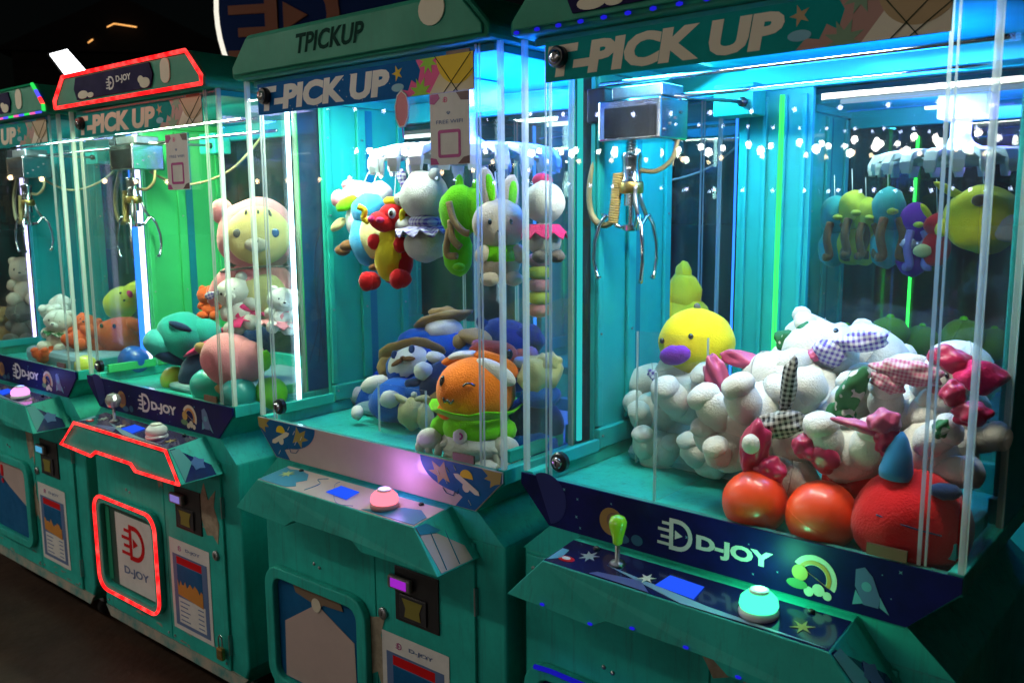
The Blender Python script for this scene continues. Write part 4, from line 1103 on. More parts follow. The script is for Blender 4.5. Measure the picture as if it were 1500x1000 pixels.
P.e('body', [((0, 0, 0), 1)], PL['red'], 3); P.e('wing', [((-.9, -.3, .2), (.2, .4, .5))], PL['red'], 2); P.e('wing', [((.9, -.3, .2), (.2, .4, .5))], PL['red'], 2)

# --- the row behind: hanging birds, green balls, yellow plush
GP5 = 'plush hanging in the row behind'


def hang(P, top_px, m, d, r=.0011, material=None):
    p, k = at(m, *top_px, d); q = P.M.inverted() @ (Matrix.Translation((MACH[m][0], MACH[m][1], 0)) @ Matrix.Rotation(rad(MACH[m][2]), 4, 'Z') @ p)
    MB().tube([(0, 0, .6 * P.r), tuple(q)], r, 6).build('hanging_loop', material or CLIP, P.root, True)


BIRDS = [('cyan', 1222, 340, 44), ('lemon', 1248, 335, 46), ('lemon', 1268, 340, 42), ('cyan', 1300, 335, 50), ('purple', 1338, 352, 46)]
BL = ['cyan plush bird hanging leftmost behind the green light strip', 'yellow plush bird hanging between the two cyan ones, left of the pair', 'second yellow plush bird hanging right beside the first', 'larger cyan plush bird hanging at the middle with brown legs', 'purple plush bird with a silver ribbon hanging right of the cyan one']
for (c, x, y, r), lab in zip(BIRDS, BL):
    P = Plush('plush_bird', lab, 0, x, y, 1.20, r, (0, 0, 30), group=GP5)
    P.e('head', [((0, 0, .55), (.48, .48, .66))], PL[c], 3)
    P.e('body', [((0, 0, -.55), (.50, .48, .62))], PL[c if c != 'yellow' else 'lemon'], 3)
    for s in (-1, 1):
        P.t('leg', [(s * .2, -.42, .3), (s * .32, -.6, -.2), (s * .22, -.62, -.75), (s * .4, -.7, -.8)], .13, PL['brown'] if c != 'purple' else PL['lilac'])
    P.e('beak', [((0, -.52, .5), (.16, .2, .1))], PL['lemon'], 2)
    if c == 'purple': bow(P, (0, -.55, -.1), .5, mat('silver_ribbon', (.5, .5, .65), .3, .5))
    hang(P, (x, y - r * 1.9), 0, 1.20)
P = Plush('plush_chick', 'big pale yellow plush hanging at the right behind the edge strip', 0, 1440, 322, 1.10, 56, (0, 0, 20), group=GP5)
P.e('body', [((0, 0, 0), (.98, .9, .88))], PL['yellow'], 4); P.e('wing', [((-.95, -.2, -.2), (.2, .3, .25), (0, 20, 0))], PL['yellow'], 2); P.e('beak', [((-.2, -.85, .5), (.2, .25, .16))], PL['brown'], 2)
P.e('ear', [((-.8, 0, .75), (.12, .12, .5), (0, -60, 0))], PL['yellow'], 2); P.e('pocket', [((.5, -.78, -.2), (.42, .12, .35))], PL['cream'], 2)
hang(P, (1440, 250), 0, 1.10)
P = Plush('plush_dragon', 'small dark red plush dragon with yellow horns hanging beside the big yellow plush', 0, 1372, 350, 1.16, 34, (0, 0, 20), group=GP5)
P.e('body', [((0, 0, -.4), (.6, .5, .8)), ((0, 0, .6), (.55, .5, .5))], PL['red'], 3)
for s in (-1, 1): P.e('horn', [((s * .45, 0, 1.15), (.14, .14, .45), (0, s * 35, 0))], PL['yellow'], 2)
P.e('paw', [((-.55, -.35, -.5), (.4, .25, .3))], PL['butter'], 2)
hang(P, (1372, 262), 0, 1.16)
k_ = 0
for x, y, r, d in ((1240, 487, 20, 1.14), (1303, 483, 28, 1.12), (1350, 492, 24, 1.16), (1268, 500, 26, 1.2), (1410, 488, 30, 1.16), (1455, 498, 26, 1.2), (1330, 512, 24, 1.22), (1385, 512, 24, 1.24)):
    P = Plush('plush_ball', 'round green plush ball, %s of the row behind the white heap' % ('leftmost', 'largest', 'third from left', 'lower left', 'largest on the right', 'rightmost', 'lower middle', 'lower right')[k_], 0, x, y + 6, d, r, group='green plush balls in the row behind')
    P.e('body', [((0, 0, 0), (1, 1, .92))], PL['green'], 3); P.e('tuft', [((0, 0, .9), (.2, .2, .16))], PL['lime'], 2)
    P.t('seam', [(-.2, -1.0, .0), (0, -.92, .42), (.05, -.5, .82)], .03, PL['green'], 5)
    k_ += 1
P = Plush('plush_star', 'tall yellow plush peak behind the purple-beaked duck', 0, 1000, 436, .62, 46, (0, 0, 0), group=GP5)
P.e('body', [((0, 0, -.7), (.95, .7, .75)), ((0, 0, .1), (.62, .5, .7)), ((.02, 0, .75), (.26, .24, .42))], PL['yellow'], 3, lump=.07)
P.e('foot', [((-.5, -.3, -1.3), (.6, .5, .4)), ((.5, -.3, -1.3), (.6, .5, .4))], PL['teal'], 2)
# --- carousel machine: hanging plush
GP2 = 'plush hanging from the prize carousel'
Z_CL = 251
P = Plush('plush_sheep', 'white fluffy plush sheep with lime ears and pink hat, leftmost on the carousel', 1, 528, 300, .25, 30, (0, 0, 20), group=GP2)
P.e('wool', [((0, 0, .45), (1, .8, .7)), ((.9, .2, .5), (.7, .6, .6)), ((0, 0, -.7), (.8, .7, .8))], PL['white'], 3, 0, .06)
P.e('hat', [((-1.05, -.2, .3), (.42, .4, .46)), ((-.5, 0, .95), (.45, .4, .3))], PL['pink'], 2)
P.e('ear', [((-.2, -.7, .1), (.85, .16, .32), (0, -22, 0))], PL['lime'], 2); P.e('ear', [((-1.1, -.3, -.95), (.5, .2, .25), (0, -35, 0))], PL['butter'], 2)
P.e('hoof', [((-.9, -.3, -2.2), (.42, .3, .28))], PL['brown'], 2)
hang(P, (540, 252), 1, .25)
P = Plush('plush_bird', 'sky blue plush bird with yellow belly hanging behind the red dragon', 1, 538, 340, .20, 44, (0, -12, 15), group=GP2)
P.e('body', [((0, 0, -.3), (.66, .6, .9)), ((.25, 0, .7), (.62, .5, .55))], PL['sky'], 3); P.e('belly', [((.38, -.34, -.25), (.44, .36, .72))], PL['butter'], 3)
P.e('wing', [((-.75, -.2, -.3), (.3, .2, .2))], PL['brown'], 2); P.e('foot', [((.3, -.3, -1.2), (.3, .3, .14))], PL['brown'], 2)
hang(P, (553, 252), 1, .22)
P = Plush('plush_dragon', 'red plush dragon with yellow belly and curled yellow horns on the carousel', 1, 575, 356, .15, 51, (0, 4, 14), group=GP2)
P.e('body', [((.05, .08, -.45), (.56, .46, .75))], PL['red'], 3); P.e('belly', [((0, -.12, -.38), (.46, .38, .72)), ((0, -.10, .10), (.36, .3, .4))], PL['yellow'], 3)
P.e('head', [((.05, 0, .75), (.50, .46, .42)), ((-.16, -.30, .60), (.42, .34, .28), (0, 10, 0))], PL['red'], 3)
P.e('snout', [((-.34, -.54, .66), (.17, .11, .11)), ((-.06, -.58, .66), (.14, .11, .09))], PL['rose'], 2)
for s, a in ((-.62, 30), (.42, -30)): P.t('horn', [(s, -.3, .55), (s * 1.25, -.35, .65), (s * 1.2, -.35, .88), (s * 1.5, -.4, .98)], .085, PL['yellow'])
P.e('crest', [((0, -.1, 1.18), (.30, .16, .14))], PL['yellow'], 2)
P.e('eye', [((.22, -.42, .86), (.13, .06, .15))], WHITEPL, 2, lump=0); P.e('pupil', [((.22, -.475, .86), (.07, .03, .09))], EYE, 2, lump=0)
for c in ((-.42, -.3, .02), (.46, -.3, .0)): P.e('arm', [(c, (.22, .2, .24))], PL['red'], 2)
for c in ((-.52, -.3, -1.12), (.52, -.35, -.95)): P.e('foot', [(c, (.34, .3, .28)), ((c[0], -.5, c[2]), (.24, .2, .30))], PL['red'], 2)
hang(P, (580, 252), 1, .2)
P = Plush('plush_bear', 'fluffy white plush bear in violet gingham skirt and bow on the carousel', 1, 622, 320, .165, 52, (0, 0, -20), group=GP2)
P.e('head', [((0, 0, .62), (.78, .66, .68))], PL['white'], 4, 0, .04); P.e('body', [((.05, 0, -.72), (.72, .6, .50))], PL['white'], 4, 0, .04)
P.e('muzzle', [((-.5, -.48, .55), (.22, .2, .2))], PL['white'], 3); P.e('arm', [((-.45, -.4, -.2), (.42, .28, .26))], PL['white'], 3)
P.e('ear', [((-.55, .1, 1.22), (.22, .16, .2)), ((.5, .1, 1.18), (.22, .16, .2))], PL['white'], 3)
fan(P, 'skirt', (.05, 0, -.22), .42, .86, GING_V, 10, h=.22); bow(P, (-.75, -.25, .95), .55, GING_V, (0, 50, 0)); P.e('bodice', [((.1, -.05, -.12), (.5, .44, .28))], GING_V, 3)
for z_ in (.5, .6): P.t('whisker', [(-.55, -.58, z_), (-.35, -.62, z_ - .05)], .02, EYE, 5)
hang(P, (622, 252), 1, .2)
P = Plush('plush_crocodile', 'bright lime plush crocodile with brown dangling legs on the carousel', 1, 677, 335, .15, 62, (0, 0, 20), group=GP2)
P.e('body', [((-.05, 0, .42), (.50, .40, .62)), ((-.12, 0, -.55), (.36, .36, .58)), ((.30, .05, .45), (.42, .36, .55))], PL['lime'], 3)
P.e('crest', [((-.05, 0, 1.05), (.10, .1, .22)), ((.36, 0, .98), (.10, .1, .18)), ((.62, 0, .75), (.16, .1, .12))], PL['lime'], 2); P.e('snout', [((.05, -.36, -.88), (.16, .14, .10))], PL['lime'], 2)
for q in ([(-.15, -.42, .62), (.0, -.5, .2), (.22, -.5, -.05), (.35, -.45, -.1)], [(-.12, -.42, .2), (-.05, -.5, -.2), (.15, -.48, -.42)], [(-.15, -.42, 0), (-.22, -.45, -.4), (-.18, -.45, -.6), (.05, -.48, -.62)]): P.t('leg', q, .085, PL['tan'])
hang(P, (675, 252), 1, .17)
P = Plush('plush_bunny', 'cream plush bunny in lime overalls with one tall ear on the carousel', 1, 732, 350, .13, 60, (0, 0, 45), group=GP2)
P.e('head', [((0, 0, .35), (.66, .60, .62))], PL['cream'], 4); P.e('body', [((0, 0, -.62), (.52, .46, .42))], PL['cream'], 3)
for s, h_ in ((-.28, 1.22), (.25, 1.05)):
    er = P.e('ear', [((s, 0, h_), (.22, .14, .50), (0, s * 30, 0))], PL['cream'], 3); P.e('ear_lining', [((s + .05, -.1, h_), (.12, .06, .36), (0, s * 30, 0))], PL['lime'], 2, parent=er)
P.e('overalls', [((0, 0, -.38), (.56, .50, .32))], PL['lime'], 3)
for s in (-1, 1): P.e('arm', [((s * .45, -.3, -.35), (.18, .18, .24), (0, s * -20, 0))], PL['cream'], 2); P.e('foot', [((s * .28, -.4, -.95), (.24, .3, .18))], PL['cream'], 2)
for s in (-.28, .22): P.e('eye', [((s, -.56, .42), (.05, .03, .07))], EYE, 2, lump=0)
P.t('mouth', [(-.1, -.61, .22), (-.03, -.62, .14), (.04, -.61, .22)], .02, EYE, 5); P.e('nose', [((-.03, -.62, .27), (.04, .03, .03))], EYE, 2, lump=0)
hang(P, (725, 252), 1, .16)
P = Plush('plush_cat', 'pale mint plush in pink skirt hanging at the right side of the carousel', 1, 797, 320, .13, 52, (0, 0, 60), group=GP2)
P.e('head', [((0, 0, .45), (.58, .55, .60))], PL['white'], 3); P.e('body', [((0, 0, -.6), (.5, .46, .5))], PL['white'], 3); fan(P, 'skirt', (0, 0, -.2), .42, .66, PL['rose'], 8, h=.3); P.e('bow', [((0, .1, 1.05), (.32, .2, .22))], PL['rose'], 2)
for s in (-1, 1): P.e('foot', [((s * .25, -.3, -1.05), (.24, .28, .2))], PL['grey'], 2)
hang(P, (797, 262), 1, .14)
P = Plush('plush_snake', 'striped pink and lime plush dangling low behind the right glass strip', 1, 790, 420, .22, 44, (0, 0, 40), group=GP2)
for i in range(5): P.e('band', [((0, 0, .9 - .42 * i), (.45, .45, .26))], PL['pink'] if i % 2 == 0 else PL['lemon'], 2)
hang(P, (790, 345), 1, .22)

# --- carousel machine: plush on the floor
GP3 = 'plush lying in the carousel machine'
P = Plush('plush_carrot', 'winking orange plush in a lime collared pot with white hands at the glass', 1, 698, 598, .11, 60, (0, 0, 22), group=GP3)
hd = P.e('head', [((-.02, 0, .45), (.98, .90, .84)), ((-.62, -.42, .0), (.24, .22, .22))], PL['orange'], 4, lump=.015)
for q, m_ in ((((.55, -.1, 1.12), (.60, .2, .26), (0, 22, 0)), PL['orange']), (((.60, -.3, .98), (.55, .16, .24), (0, 28, 0)), PL['white']), (((-.35, .05, 1.28), (.40, .2, .13), (0, -10, 0)), PL['white']), (((-.45, .1, 1.20), (.5, .22, .14), (0, -15, 0)), PL['orange'])): P.e('leaf', [q], m_, 3)
fan(P, 'collar', (0, 0, -.12), .80, 1.16, PL['lime'], 6, h=-.22, wav=.05); P.e('pot', [((0, 0, -.42), (.92, .84, .48))], PL['lime'], 3); P.e('body', [((0, 0, -.82), (.94, .86, .52))], PL['white'], 3)
P.t('wink', [(-.02, -.88, .72), (.12, -.90, .80), (.28, -.87, .74)], .028, EYE, 6); P.e('eye', [((-.62, -.68, .78), (.06, .05, .14), (0, 15, 0))], EYE, 2, lump=0)
P.t('mouth', [(-.55, -.80, .40), (-.50, -.84, .30), (-.42, -.86, .36), (-.34, -.87, .29), (-.26, -.88, .38)], .026, EYE, 6)
P.e('badge', [((-.12, -.86, -.50), (.19, .03, .19))], WHITEP, 2, lump=0); MB().ring([(-.12 * P.r + a * P.r, -.50 * P.r + b * P.r) for a, b in disc(0, .02, .09, 12, -90, 90)] , [(-.12 * P.r + a * P.r, -.50 * P.r + b * P.r) for a, b in disc(0, .02, .045, 12, -90, 90)], -.905 * P.r, -.895 * P.r).build('badge_mark', MAGENTA, P.root)
for s, cx, cz in ((1, .98, -.62), (-1, -1.0, -.55)):
    P.e('sleeve', [((s * .80, -.25, -.42), (.30, .26, .28))], PL['lime'], 2)
    fingers = [((cx - .08, -.45, cz - .18), (.34, .18, .28), (0, s * 20, 0))] + [((cx - .30 + .24 * i, -.52, cz - .46 - .05 * (i % 2)), (.10, .10, .24), (0, -14 + 12 * i, 0)) for i in range(4)] + [((cx - .42 * s, -.55, cz - .2), (.20, .10, .10), (0, s * 30, 0))]
    P.e('hand', fingers, PL['white'], 3, lump=.02)
for s in (-1, 1): P.e('foot', [((s * .45, -.45, -1.24), (.36, .42, .16))], PL['white'], 2)
P = Plush('plush_sailor', 'blue plush with white face, dark moustache and tan hat on the left', 1, 600, 548, .28, 46, (-44, -18, 30), group=GP3)
P.e('body', [((-.5, .1, -.75), (.95, .7, .72)), ((.25, .1, -.8), (.8, .6, .6))], PL['blue'], 3); P.e('head', [((.1, 0, .25), (.85, .7, .66))], PL['blue'], 3); P.e('face', [((.12, -.22, .22), (.74, .56, .54))], PL['white'], 3)
for s in (-.18, .42): P.e('eye', [((s, -.73, .36), (.11, .05, .17))], PL['navy'], 2, lump=0)
P.e('moustache', [((-.06, -.78, -.02), (.24, .07, .09), (0, -18, 0)), ((.32, -.78, -.02), (.24, .07, .09), (0, 18, 0))], PL['brown'], 2); P.e('nose', [((.13, -.8, .06), (.09, .08, .07))], PL['brown'], 2)
P.e('hat_brim', [((.1, 0, .80), (1.12, .8, .14), (0, 8, 0)), ((-.75, -.1, .52), (.28, .3, .34), (0, 30, 0))], PL['tan'], 3, lump=.08); P.e('hat_crown', [((.15, .1, .95), (.6, .5, .2))], PL['blue'], 3)
P.e('patch', [((-1.05, -.35, -.25), (.48, .3, .28))], PL['white'], 2); P.e('hand', [((1.05, -.35, .05), (.36, .22, .2), (0, 30, 0)), ((-1.75, -.2, -1.0), (.2, .2, .26))], PL['white'], 2)
P.e('foot', [((-.4, -.7, -1.25), (.32, .3, .28)), ((.75, -.7, -.6), (.3, .3, .3))], PL['white'], 2)
P = Plush('plush_sailor', 'blue plush lying at the back with a floppy tan hat', 1, 655, 500, .42, 46, (-20, 0, 40), group=GP3)
P.e('body', [((0, 0, -.3), (1.2, .7, .6)), ((-.9, 0, .0), (.7, .5, .42))], PL['blue'], 3); P.e('head', [((-.1, -.1, .35), (.62, .5, .42))], PL['white'], 3); P.e('hat', [((-.15, -.1, .72), (.95, .6, .18), (0, -12, 0)), ((-.1, 0, .92), (.5, .4, .2))], PL['tan'], 3, lump=.1)
P = Plush('plush_dog', 'tan floppy-eared plush resting at the back right of the carousel machine', 1, 700, 500, .40, 30, (0, 0, 30), group=GP3)
P.e('body', [((0, .2, -.7), (1.3, .8, .7))], PL['blue'], 3); P.e('head', [((0, 0, .2), (1.0, .7, .42), (0, 10, 0))], PL['tan'], 3); P.e('ear', [((-.9, -.1, .0), (.35, .3, .4)), ((.95, -.1, -.1), (.3, .3, .45))], PL['tan'], 2)
P = Plush('plush_fox', 'orange plush with dark eye lying behind the winking plush', 1, 735, 527, .28, 40, (-10, 10, 50), group=GP3)
P.e('body', [((.2, .2, -.6), (1.0, .7, .6))], PL['navy'], 3); P.e('head', [((-.3, 0, .15), (.95, .7, .55)), ((.7, 0, .05), (.5, .5, .45))], PL['coral'], 3); P.e('eye', [((.1, -.66, .2), (.15, .06, .2))], EYE, 2, lump=0); P.e('ear', [((-.9, 0, .45), (.3, .2, .2)), ((1.0, -.2, .25), (.32, .2, .4))], PL['pink'], 2); P.e('cheek', [((.62, -.48, .0), (.3, .1, .22))], PL['cream'], 2)
P = Plush('plush_banana', 'pale yellow peeled plush lying in front of the blue plush', 1, 607, 602, .20, 34, (0, 0, 30), group=GP3)
P.e('peel', [((-.1, 0, -.1), (.62, .5, .72)), ((.45, -.1, -.2), (.42, .4, .6)), ((-.55, 0, .5), (.5, .2, .16), (0, 25, 0)), ((.3, 0, .55), (.4, .2, .16), (0, -15, 0))], PL['butter'], 3, lump=.08); P.e('stem', [((0, 0, .72), (.14, .14, .14))], PL['white'], 2)
P = Plush('plush_cloth_toy', 'crumpled pale yellow plush by the right glass of the carousel machine', 1, 792, 548, .17, 36, (0, 0, 50), group=GP3)
P.e('body', [((0, 0, 0), (.9, .6, .8)), ((.3, -.1, .5), (.5, .4, .4))], PL['butter'], 3, lump=.14); P.e('skirt', [((0, 0, -.9), (.85, .6, .5))], PL['blue'], 3)
P = Plush('plush_whale', 'dark blue plush slumped at the right below the yellow cloth plush', 1, 780, 625, .20, 50, (0, 0, 40), group=GP3)
P.e('body', [((0, 0, 0), (.9, .7, .95))], PL['navy'], 3); P.e('belly', [((0, -.25, -.4), (.75, .6, .55))], PL['blue'], 3); P.e('tail', [((.6, -.5, -.7), (.4, .3, .16))], PL['grey'], 2)
P = Plush('plush_whale', 'blue plush body beside the left wall of the carousel machine', 1, 565, 590, .36, 46, (0, 0, 30), group=GP3)
P.e('body', [((0, 0, 0), (1.0, .8, .85))], PL['blue'], 3); P.e('belly', [((.2, -.35, -.5), (.8, .6, .4))], PL['white'], 3); P.e('fin', [((-.95, -.2, .3), (.3, .3, .35))], PL['white'], 2)

for lab, x, y, d, r, rot, c1, c2 in (
        ('dark blue plush lump beside the left wall under the moustached plush', 548, 568, .40, 42, (0, 30, 20), 'blue', 'white'),
        ('navy plush lump right behind the winking orange plush', 655, 560, .30, 46, (10, -20, 30), 'navy', 'tan'),
        ('dark blue plush lump low in front of the moustached plush', 585, 590, .28, 38, (0, 15, 40), 'blue', 'sky'),
        ('tan and blue plush lump at the back under the floppy tan hat', 625, 505, .46, 40, (0, -25, 0), 'blue', 'tan'),
        ('navy plush lump at the far back right of the carousel machine', 745, 500, .46, 44, (0, 10, 0), 'navy', 'coral')):
    P = Plush('plush_whale', lab, 1, x, y, d, r, rot, group=GP3)
    P.e('body', [((0, 0, 0), (1.15, .75, .72)), ((.7, .1, .25), (.6, .5, .5))], PL[c1], 3, lump=.07); P.e('belly', [((-.15, -.38, -.25), (.75, .45, .45))], PL[c2], 3, lump=.06); P.e('fin', [((-.9, -.3, .35), (.38, .16, .22), (0, 30, 0)), ((.55, -.55, -.1), (.3, .16, .2))], PL[c1], 2)

# --- red-lit machine
GP4 = 'plush heaped in the red-lit machine'
P = Plush('plush_bear', 'large pink hooded plush bear with cream face, upper right of the red-lit machine', 2, 378, 345, .20, 56, (0, 0, 48), group=GP4)
P.e('hood', [((0, .1, 0), (1.05, .85, .98))], PL['pink'], 4); P.e('face', [((.06, -.44, .0), (.82, .50, .75))], mat('plush_custard', (.86, .66, .24), .85, var=.12, vscale=22, bump=.4, bscale=260, sheen=.3, spec=.15), 4, lump=.01)
P.e('ear', [((-.88, .1, .62), (.28, .2, .34))], PL['pink'], 3)
for s in (-1, 1): P.e('eye', [((.06 + s * .46, -.84, .08), (.11, .05, .12))], PL['grey'] if s < 0 else mat('blue_bead', (.02, .10, .30), .1, coat=1.), 2, lump=0)
for a in (-.25, .06, .35): P.e('stripe', [((.06 + a, -.70, .56), (.035, .06, .13), (20, a * -40, 0))], PL['grey'], 2)
P.e('muzzle', [((.06, -.88, -.2), (.30, .12, .22))], PL['cream'], 2); P.e('nose', [((.06, -1.0, -.12), (.06, .04, .045))], EYE, 2, lump=0)
P.e('body', [((0, .15, -1.45), (.92, .7, .85))], PL['pink'], 3); P.e('belly', [((.1, -.35, -1.55), (.62, .32, .58))], PL['butter'], 3); P.t('strap', [(-.95, -.35, -.9), (0, -.68, -.78), (.9, -.4, -.8)], .03, PL['grey'], 6)
P.e('arm', [((-.95, -.2, -1.3), (.28, .28, .6), (0, 30, 0))], PL['pink'], 2)
P = Plush('plush_bear', 'white plush bear with violet gingham bow in front of the pink hooded bear', 2, 352, 450, .13, 38, (0, -20, 35), group=GP4)
bear(P, PL['white'], 0, dress=PL['rose'], bow_m=GING_V, bow_at=(-.55, -.4, .8))
P = Plush('plush_bear', 'white plush bear with pink nose at the right glass of the red-lit machine', 2, 412, 458, .11, 30, (0, 10, 60), group=GP4)
bear(P, PL['white'], 0, dress=PL['pink'])
P = Plush('plush_whale', 'teal plush whale lying at the left of the pink headed plush', 2, 273, 494, .18, 47, (0, 20, 30), group=GP4)
P.e('body', [((0, 0, 0), (.95, .8, .75)), ((.5, .1, .25), (.7, .6, .5))], PL['teal'], 3); P.e('snout', [((-.55, -.4, -.35), (.55, .45, .42))], PL['cyan'], 3); P.e('fin', [((.0, -.6, .45), (.4, .16, .12))], PL['navy'], 2); P.e('belly', [((-.2, -.2, -.6), (.7, .6, .3))], PL['navy'], 2)
P = Plush('plush_seal', 'big dark blue plush draped behind the pink headed plush', 2, 318, 535, .21, 56, (0, -25, 40), group=GP4)
P.e('body', [((0, 0, 0), (1.1, .7, .62)), ((-.5, 0, -.7), (.8, .6, .6)), ((.9, 0, .1), (.8, .5, .5))], PL['navy'], 3); P.e('scarf', [((.35, -.35, .58), (.9, .3, .13))], PL['rose'], 2)
P = Plush('plush_pig', 'pink round plush head with tan ears low at the front of the red-lit machine', 2, 338, 527, .07, 46, (0, 15, 25), group=GP4)
P.e('body', [((0, 0, 0), (1.0, .75, .86)), ((.5, 0, .12), (.72, .6, .68))], PL['pink'], 4, lump=.012)
P.e('ear', [((-1.0, -.1, .1), (.28, .14, .2)), ((.1, -.2, -.95), (.36, .2, .18))], PL['tan'], 2); P.e('leaf', [((1.2, -.1, .35), (.24, .18, .36))], PL['lime'], 2)
for s in (-1, 1): P.e('eye', [((-.55 + .25 * s, -.66, .1), (.05, .03, .07))], EYE, 2, lump=0) if False else None
P = Plush('plush_crab', 'coral red plush crab at the left of the red-lit machine', 2, 172, 492, .24, 36, (0, 0, 30), group=GP4)
P.e('body', [((.2, 0, 0), (1.1, .8, .8)), ((-.6, -.1, -.4), (.6, .5, .6))], PL['coral'], 3)
for c in ((-.9, -.5, .3), (1.1, -.4, .5), (-.8, -.6, -.8)): P.e('claw', [(c, (.42, .32, .26), (0, 30, 0))], PL['coral'], 2)
for s in (-.2, .35): P.e('eye', [((s, -.7, .5), (.08, .06, .1))], EYE, 2, lump=0)
P = Plush('plush_pear', 'pale lime plush pear with a small face at the back of the red-lit machine', 2, 183, 440, .40, 30, (0, 60, 20), group=GP4)
P.e('body', [((0, 0, -.3), (.8, .7, .9)), ((0, 0, .7), (.55, .5, .8))], PL['lemon'], 3)
for s in (-.2, .2): P.e('eye', [((s, -.62, .5), (.05, .04, .08))], EYE, 2, lump=0)
P.e('bow', [((.1, -.6, .95), (.2, .12, .14))], PL['rose'], 2)
P = Plush('plush_bear', 'coral plush bear half hidden behind the teal whale', 2, 308, 446, .30, 22, (0, 0, 40), group=GP4)
bear(P, PL['coral'], 0)
for lab, x, y, d, r, c in (('teal blue ball at the front bottom of the red-lit machine', 350, 577, .06, 26, 'teal'), ('blue ball at the left bottom of the red-lit machine', 196, 528, .16, 22, 'blue'), ('lime ball by the right glass of the red-lit machine', 397, 576, .13, 24, 'lime'), ('lime ball by the chute of the red-lit machine', 256, 556, .15, 20, 'lemon'), ('dark teal ball under the pink headed plush', 305, 565, .09, 26, 'teal'), ('lime ball at the left front of the red-lit machine', 126, 536, .05, 16, 'lemon')):
    ball(lab, 2, x, y, d, r, mat('vinyl_' + c, tuple(PL[c].node_tree.nodes['Principled BSDF'].inputs['Base Color'].default_value[:3]), .35, coat=.3), group='balls in the red-lit machine')
# --- farthest machine
GP6 = 'plush in the farthest machine'
for lab, x, y, d, r, rot, m_, kw in (
        ('white plush bear with green floral scarf in the farthest machine', 86, 488, .12, 32, (0, 10, 40), 'white', dict(collar=FLORAL)),
        ('small white plush bear feet up on the heap of the farthest machine', 84, 455, .20, 26, (-60, 0, 40), 'white', dict(face=False)),
        ('cream plush bear with yellow face hanging high in the farthest machine', 38, 415, .25, 34, (0, 0, 50), 'cream', dict()),
        ('dark grey plush bear low in the farthest machine', 34, 475, .22, 32, (0, 0, 40), 'grey', dict()),
        ('coral plush bear at the right end of the farthest machine', 120, 490, .15, 28, (-30, 20, 40), 'coral', dict()),
        ('small coral plush bear lying face down in the farthest machine', 66, 520, .06, 20, (-80, 0, 40), 'coral', dict(face=False)),
        ('brown plush bear in the lower left of the farthest machine', 10, 480, .2, 30, (0, 0, 40), 'tan', dict())):
    bear(Plush('plush_bear', lab, 3, x, y, d, r * .9, rot, group=GP6), PL[m_], 0, **kw)

# ------------------------------------------------------------------ ground, background, market lights
g = MB().box(-60, 60, -40, 80, -.2, 0).build('ground', mat('dark_paving', (.06, .032, .02), .42, var=.5, vscale=6, bump=.6, bscale=30), None)
tag(g, kind='structure')


def far(x, y, depth):
    return Vector((0, 0, CAM_Z)) + (FWD + RIGHT * ((x - 750) / F_PX) - UP * ((y - 500) / F_PX)) * depth


c = far(507, 10, 4.6); rs = 204 / F_PX * 4.6
sg = empty('round_sign', (c.x, c.y, 0), rad(-12)); tag(sg, 'big round dark blue sign with white lit rim behind the carousel machine', 'sign')
MB().lathe([(rs * .965, -.05), (rs * .965, .05)], (0, 0, c.z), 'y', 64).build('sign_face', mat('sign_navy', (.002, .010, .05), .7, spec=.05), sg)
MB().ring([(a, c.z + b) for a, b in disc(0, 0, rs, 64)], [(a, c.z + b) for a, b in disc(0, 0, rs * .968, 64)], -.055, .055).build('lit_rim', emat('rim_white', (1., .95, .80), 1.0), sg)
logo(-rs * .86, c.z - rs * .42, rs * .72, -.062, mat('unlit_letter', (.14, .05, .03), .7, spec=.1), sg, .01)
text('D-JOY', -rs * .6, rs * .6, c.z - rs * .78, c.z - rs * .50, -.062, MATS['unlit_letter'], sg, .02)
MB().tube([(0, .03, 0), (0, .03, c.z - rs * .9)], .05, 12).build('post', STEEL, sg, True)
c = far(104, 96, 6.2)
fl = empty('flood_lamp', (c.x, c.y, 0), rad(20)); tag(fl, 'bright white rectangular flood lamp on a pole above the red-lit machine', 'lamp')
fi = (Matrix.Translation(fl.location) @ Matrix.Rotation(rad(20), 4, 'Z')).inverted()
qd = [fi @ far(*q) for q in ((68, 77, 6.4), (98, 69, 6.4), (136, 112, 5.9), (103, 124, 5.9))]
nn = (qd[1] - qd[0]).cross(qd[3] - qd[0]).normalized()
if (fi.to_3x3() @ FWD).dot(nn) < 0: nn = -nn
cq = sum(qd, Vector()) / 4
MB().loft([cq + (q - cq) * .86 for q in qd], [cq + (q - cq) * .86 + nn * .01 for q in qd]).build('lamp_panel', emat('flood_white', (.95, .98, 1.), 6.), fl)
MB().loft([q + nn * .004 for q in qd], [q + nn * .04 for q in qd]).build('lamp_casing', STEEL, fl, bevel=.006)
MB().tube([(.06, .05, 0), (.06, .05, c.z - .02)], .03, 10).build('pole', STEEL, fl, True)
pv = far(180, 60, 34)
pb = empty('pavilion', (pv.x, pv.y, 0), rad(10)); tag(pb, 'far dark pavilion with an orange lit roof edge above the roofs', 'building')
bx('wall', mat('night_wall', (.02, .016, .014), .8), pb, -4, 4, 0, 6, 0, pv.z - .5)
MB().prism([(-4.5, pv.z - .5), (4.5, pv.z - .5), (0, pv.z + 1.6)], -.5, 6.5).build('roof', mat('night_roof', (.012, .01, .012), .8), pb)
q0, q1, q2 = (far(x, y, 33.2) for x, y in ((157, 40), (167, 35), (200, 40)))
iv = pb.matrix_basis.copy(); iv = (Matrix.Translation(pb.location) @ Matrix.Rotation(rad(10), 4, 'Z')).inverted()
MB().tube([iv @ q0, iv @ q1, iv @ q2], .022, 6).build('edge_light', emat('amber_tube', (1., .45, .12), 1.6), pb)
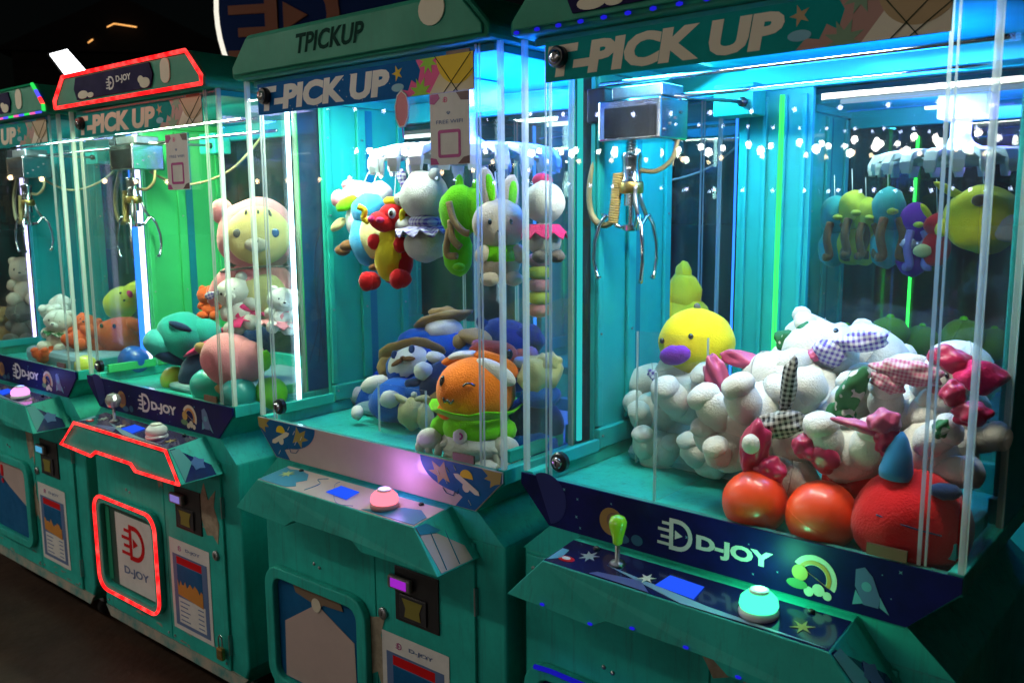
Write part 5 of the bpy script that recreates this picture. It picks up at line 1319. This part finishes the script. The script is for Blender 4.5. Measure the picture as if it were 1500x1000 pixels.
MB().tube([iv @ far(129, 63, 33.2), iv @ far(136, 58, 33.2)], .022, 6).build('edge_light', MATS['amber_tube'], pb)


def bulb_string(label, p0, p1, n, sag, r, m, group):
    p0, p1 = Vector(p0), Vector(p1); root = empty('string_lights', (p0.x, p0.y, 0)); tag(root, label, 'string lights', group)
    o0 = Vector((p0.x, p0.y, 0)); P = []
    for k in range(n * 2 + 1):
        t = k / (n * 2); q = p0.lerp(p1, t) - o0; q.z -= sag * 4 * t * (1 - t); P.append(q)
    MB().tube(P, .006, 5).build('wire', RUBBER, root)
    b0 = None
    for k in range(n):
        q = P[2 * k + 1]
        if b0 is None:
            b0 = MB().ell((0, 0, 0), (r, r, r * 1.2), sub=2, lump=0).build('bulb', m, root, True); o = b0
        else:
            o = b0.copy(); COL.objects.link(o); o.parent = root
        o.location = (q.x, q.y, q.z - r * 1.3)
    for q in (p0, p1): MB().tube([(q.x - o0.x, q.y - o0.y, 0), (q.x - o0.x, q.y - o0.y, q.z)], .03, 8).build('pole', STEEL, root)


BW = emat('bulb_white', (1., .93, .82), 75.); BA = emat('bulb_warm', (1., .68, .38), 40.); BV = emat('bulb_violet', (.62, .68, 1.), 45.); BN = emat('bulb_front_fill', (1., .95, .82), 190.)
def w0(u, d, z):
    X, Y, a = offset(0, u, d); return (X, Y, z)
for k, (u0, d0, u1, d1, z, n, m_) in enumerate(((-9, -8, 5, -9.5, 2.35, 22, BW), (-12, -10.5, 6, -11.5, 2.6, 24, BW), (-14, -13, 7, -14, 2.75, 24, BW), (-16, -16, 8, -17, 2.75, 26, BA), (-22, -7, -12, -15, 2.4, 18, BA), (-8.5, -2.0, -1.2, -2.4, 3.0, 14, BN), (-11, -9, 6, -12, 3.2, 30, BV), (-13, -14, 7, -12.5, 2.2, 34, BV), (-10, -17, 9, -20, 3.4, 34, BV))):
    bulb_string('market string lights, %s string' % ('nearest mirrored', 'second mirrored', 'third mirrored', 'farthest mirrored', 'leftmost', 'added walkway fill', 'highest mirrored violet', 'lowest mirrored violet', 'faintest mirrored violet')[k], w0(u0, d0, z), w0(u1, d1, z), n, .25 if m_ is not BV else .5, .042 if m_ is not BV else .026, m_, 'string lights over the market')  # the walkway string is added, out of view, to brighten the cabinet fronts
bulb_string('small string of green and blue bulbs beyond the red-lit roof', far(165, 92, 20), far(196, 98, 20), 3, .05, .05, emat('bulb_green', (.1, .6, 1.), 2.), 'string lights over the market')

# neighbouring tan machine at the right edge
X, Y, A = offset(0, .90, .22)
nb = empty('arcade_cabinet', (X, Y, 0), rad(A - 4)); tag(nb, 'dim tan arcade cabinet with oval prints at the right edge', 'arcade cabinet')
TAN = mat('tan_print', (.16, .12, .06), .5, var=.3, vscale=5); OLV = mat('olive_paint', (.05, .10, .05), .5, var=.3)
bx('cabinet_body', OLV, nb, 0, .7, .02, .6, .0, K - .1, .02)
MB().prism([(0, K - .1), (.7, K - .1), (.7, K + .02), (.06, K + .02)], .02, .5).build('cabinet_shoulder', OLV, nb, bevel=.01)
fp = bx('front_panel', TAN, nb, .04, .66, .008, .019, .10, K - .12)
MB().prism(disc(.16, K - .24, .07, 24, rz=.12), .003, .0075).build('oval_print', mat('amber_oval', (.24, .14, .05), .5), fp)
MB().prism(disc(.38, K - .28, .09, 24, rz=.14), .003, .0075).build('oval_print', mat('rose_oval', (.26, .09, .06), .5), fp)
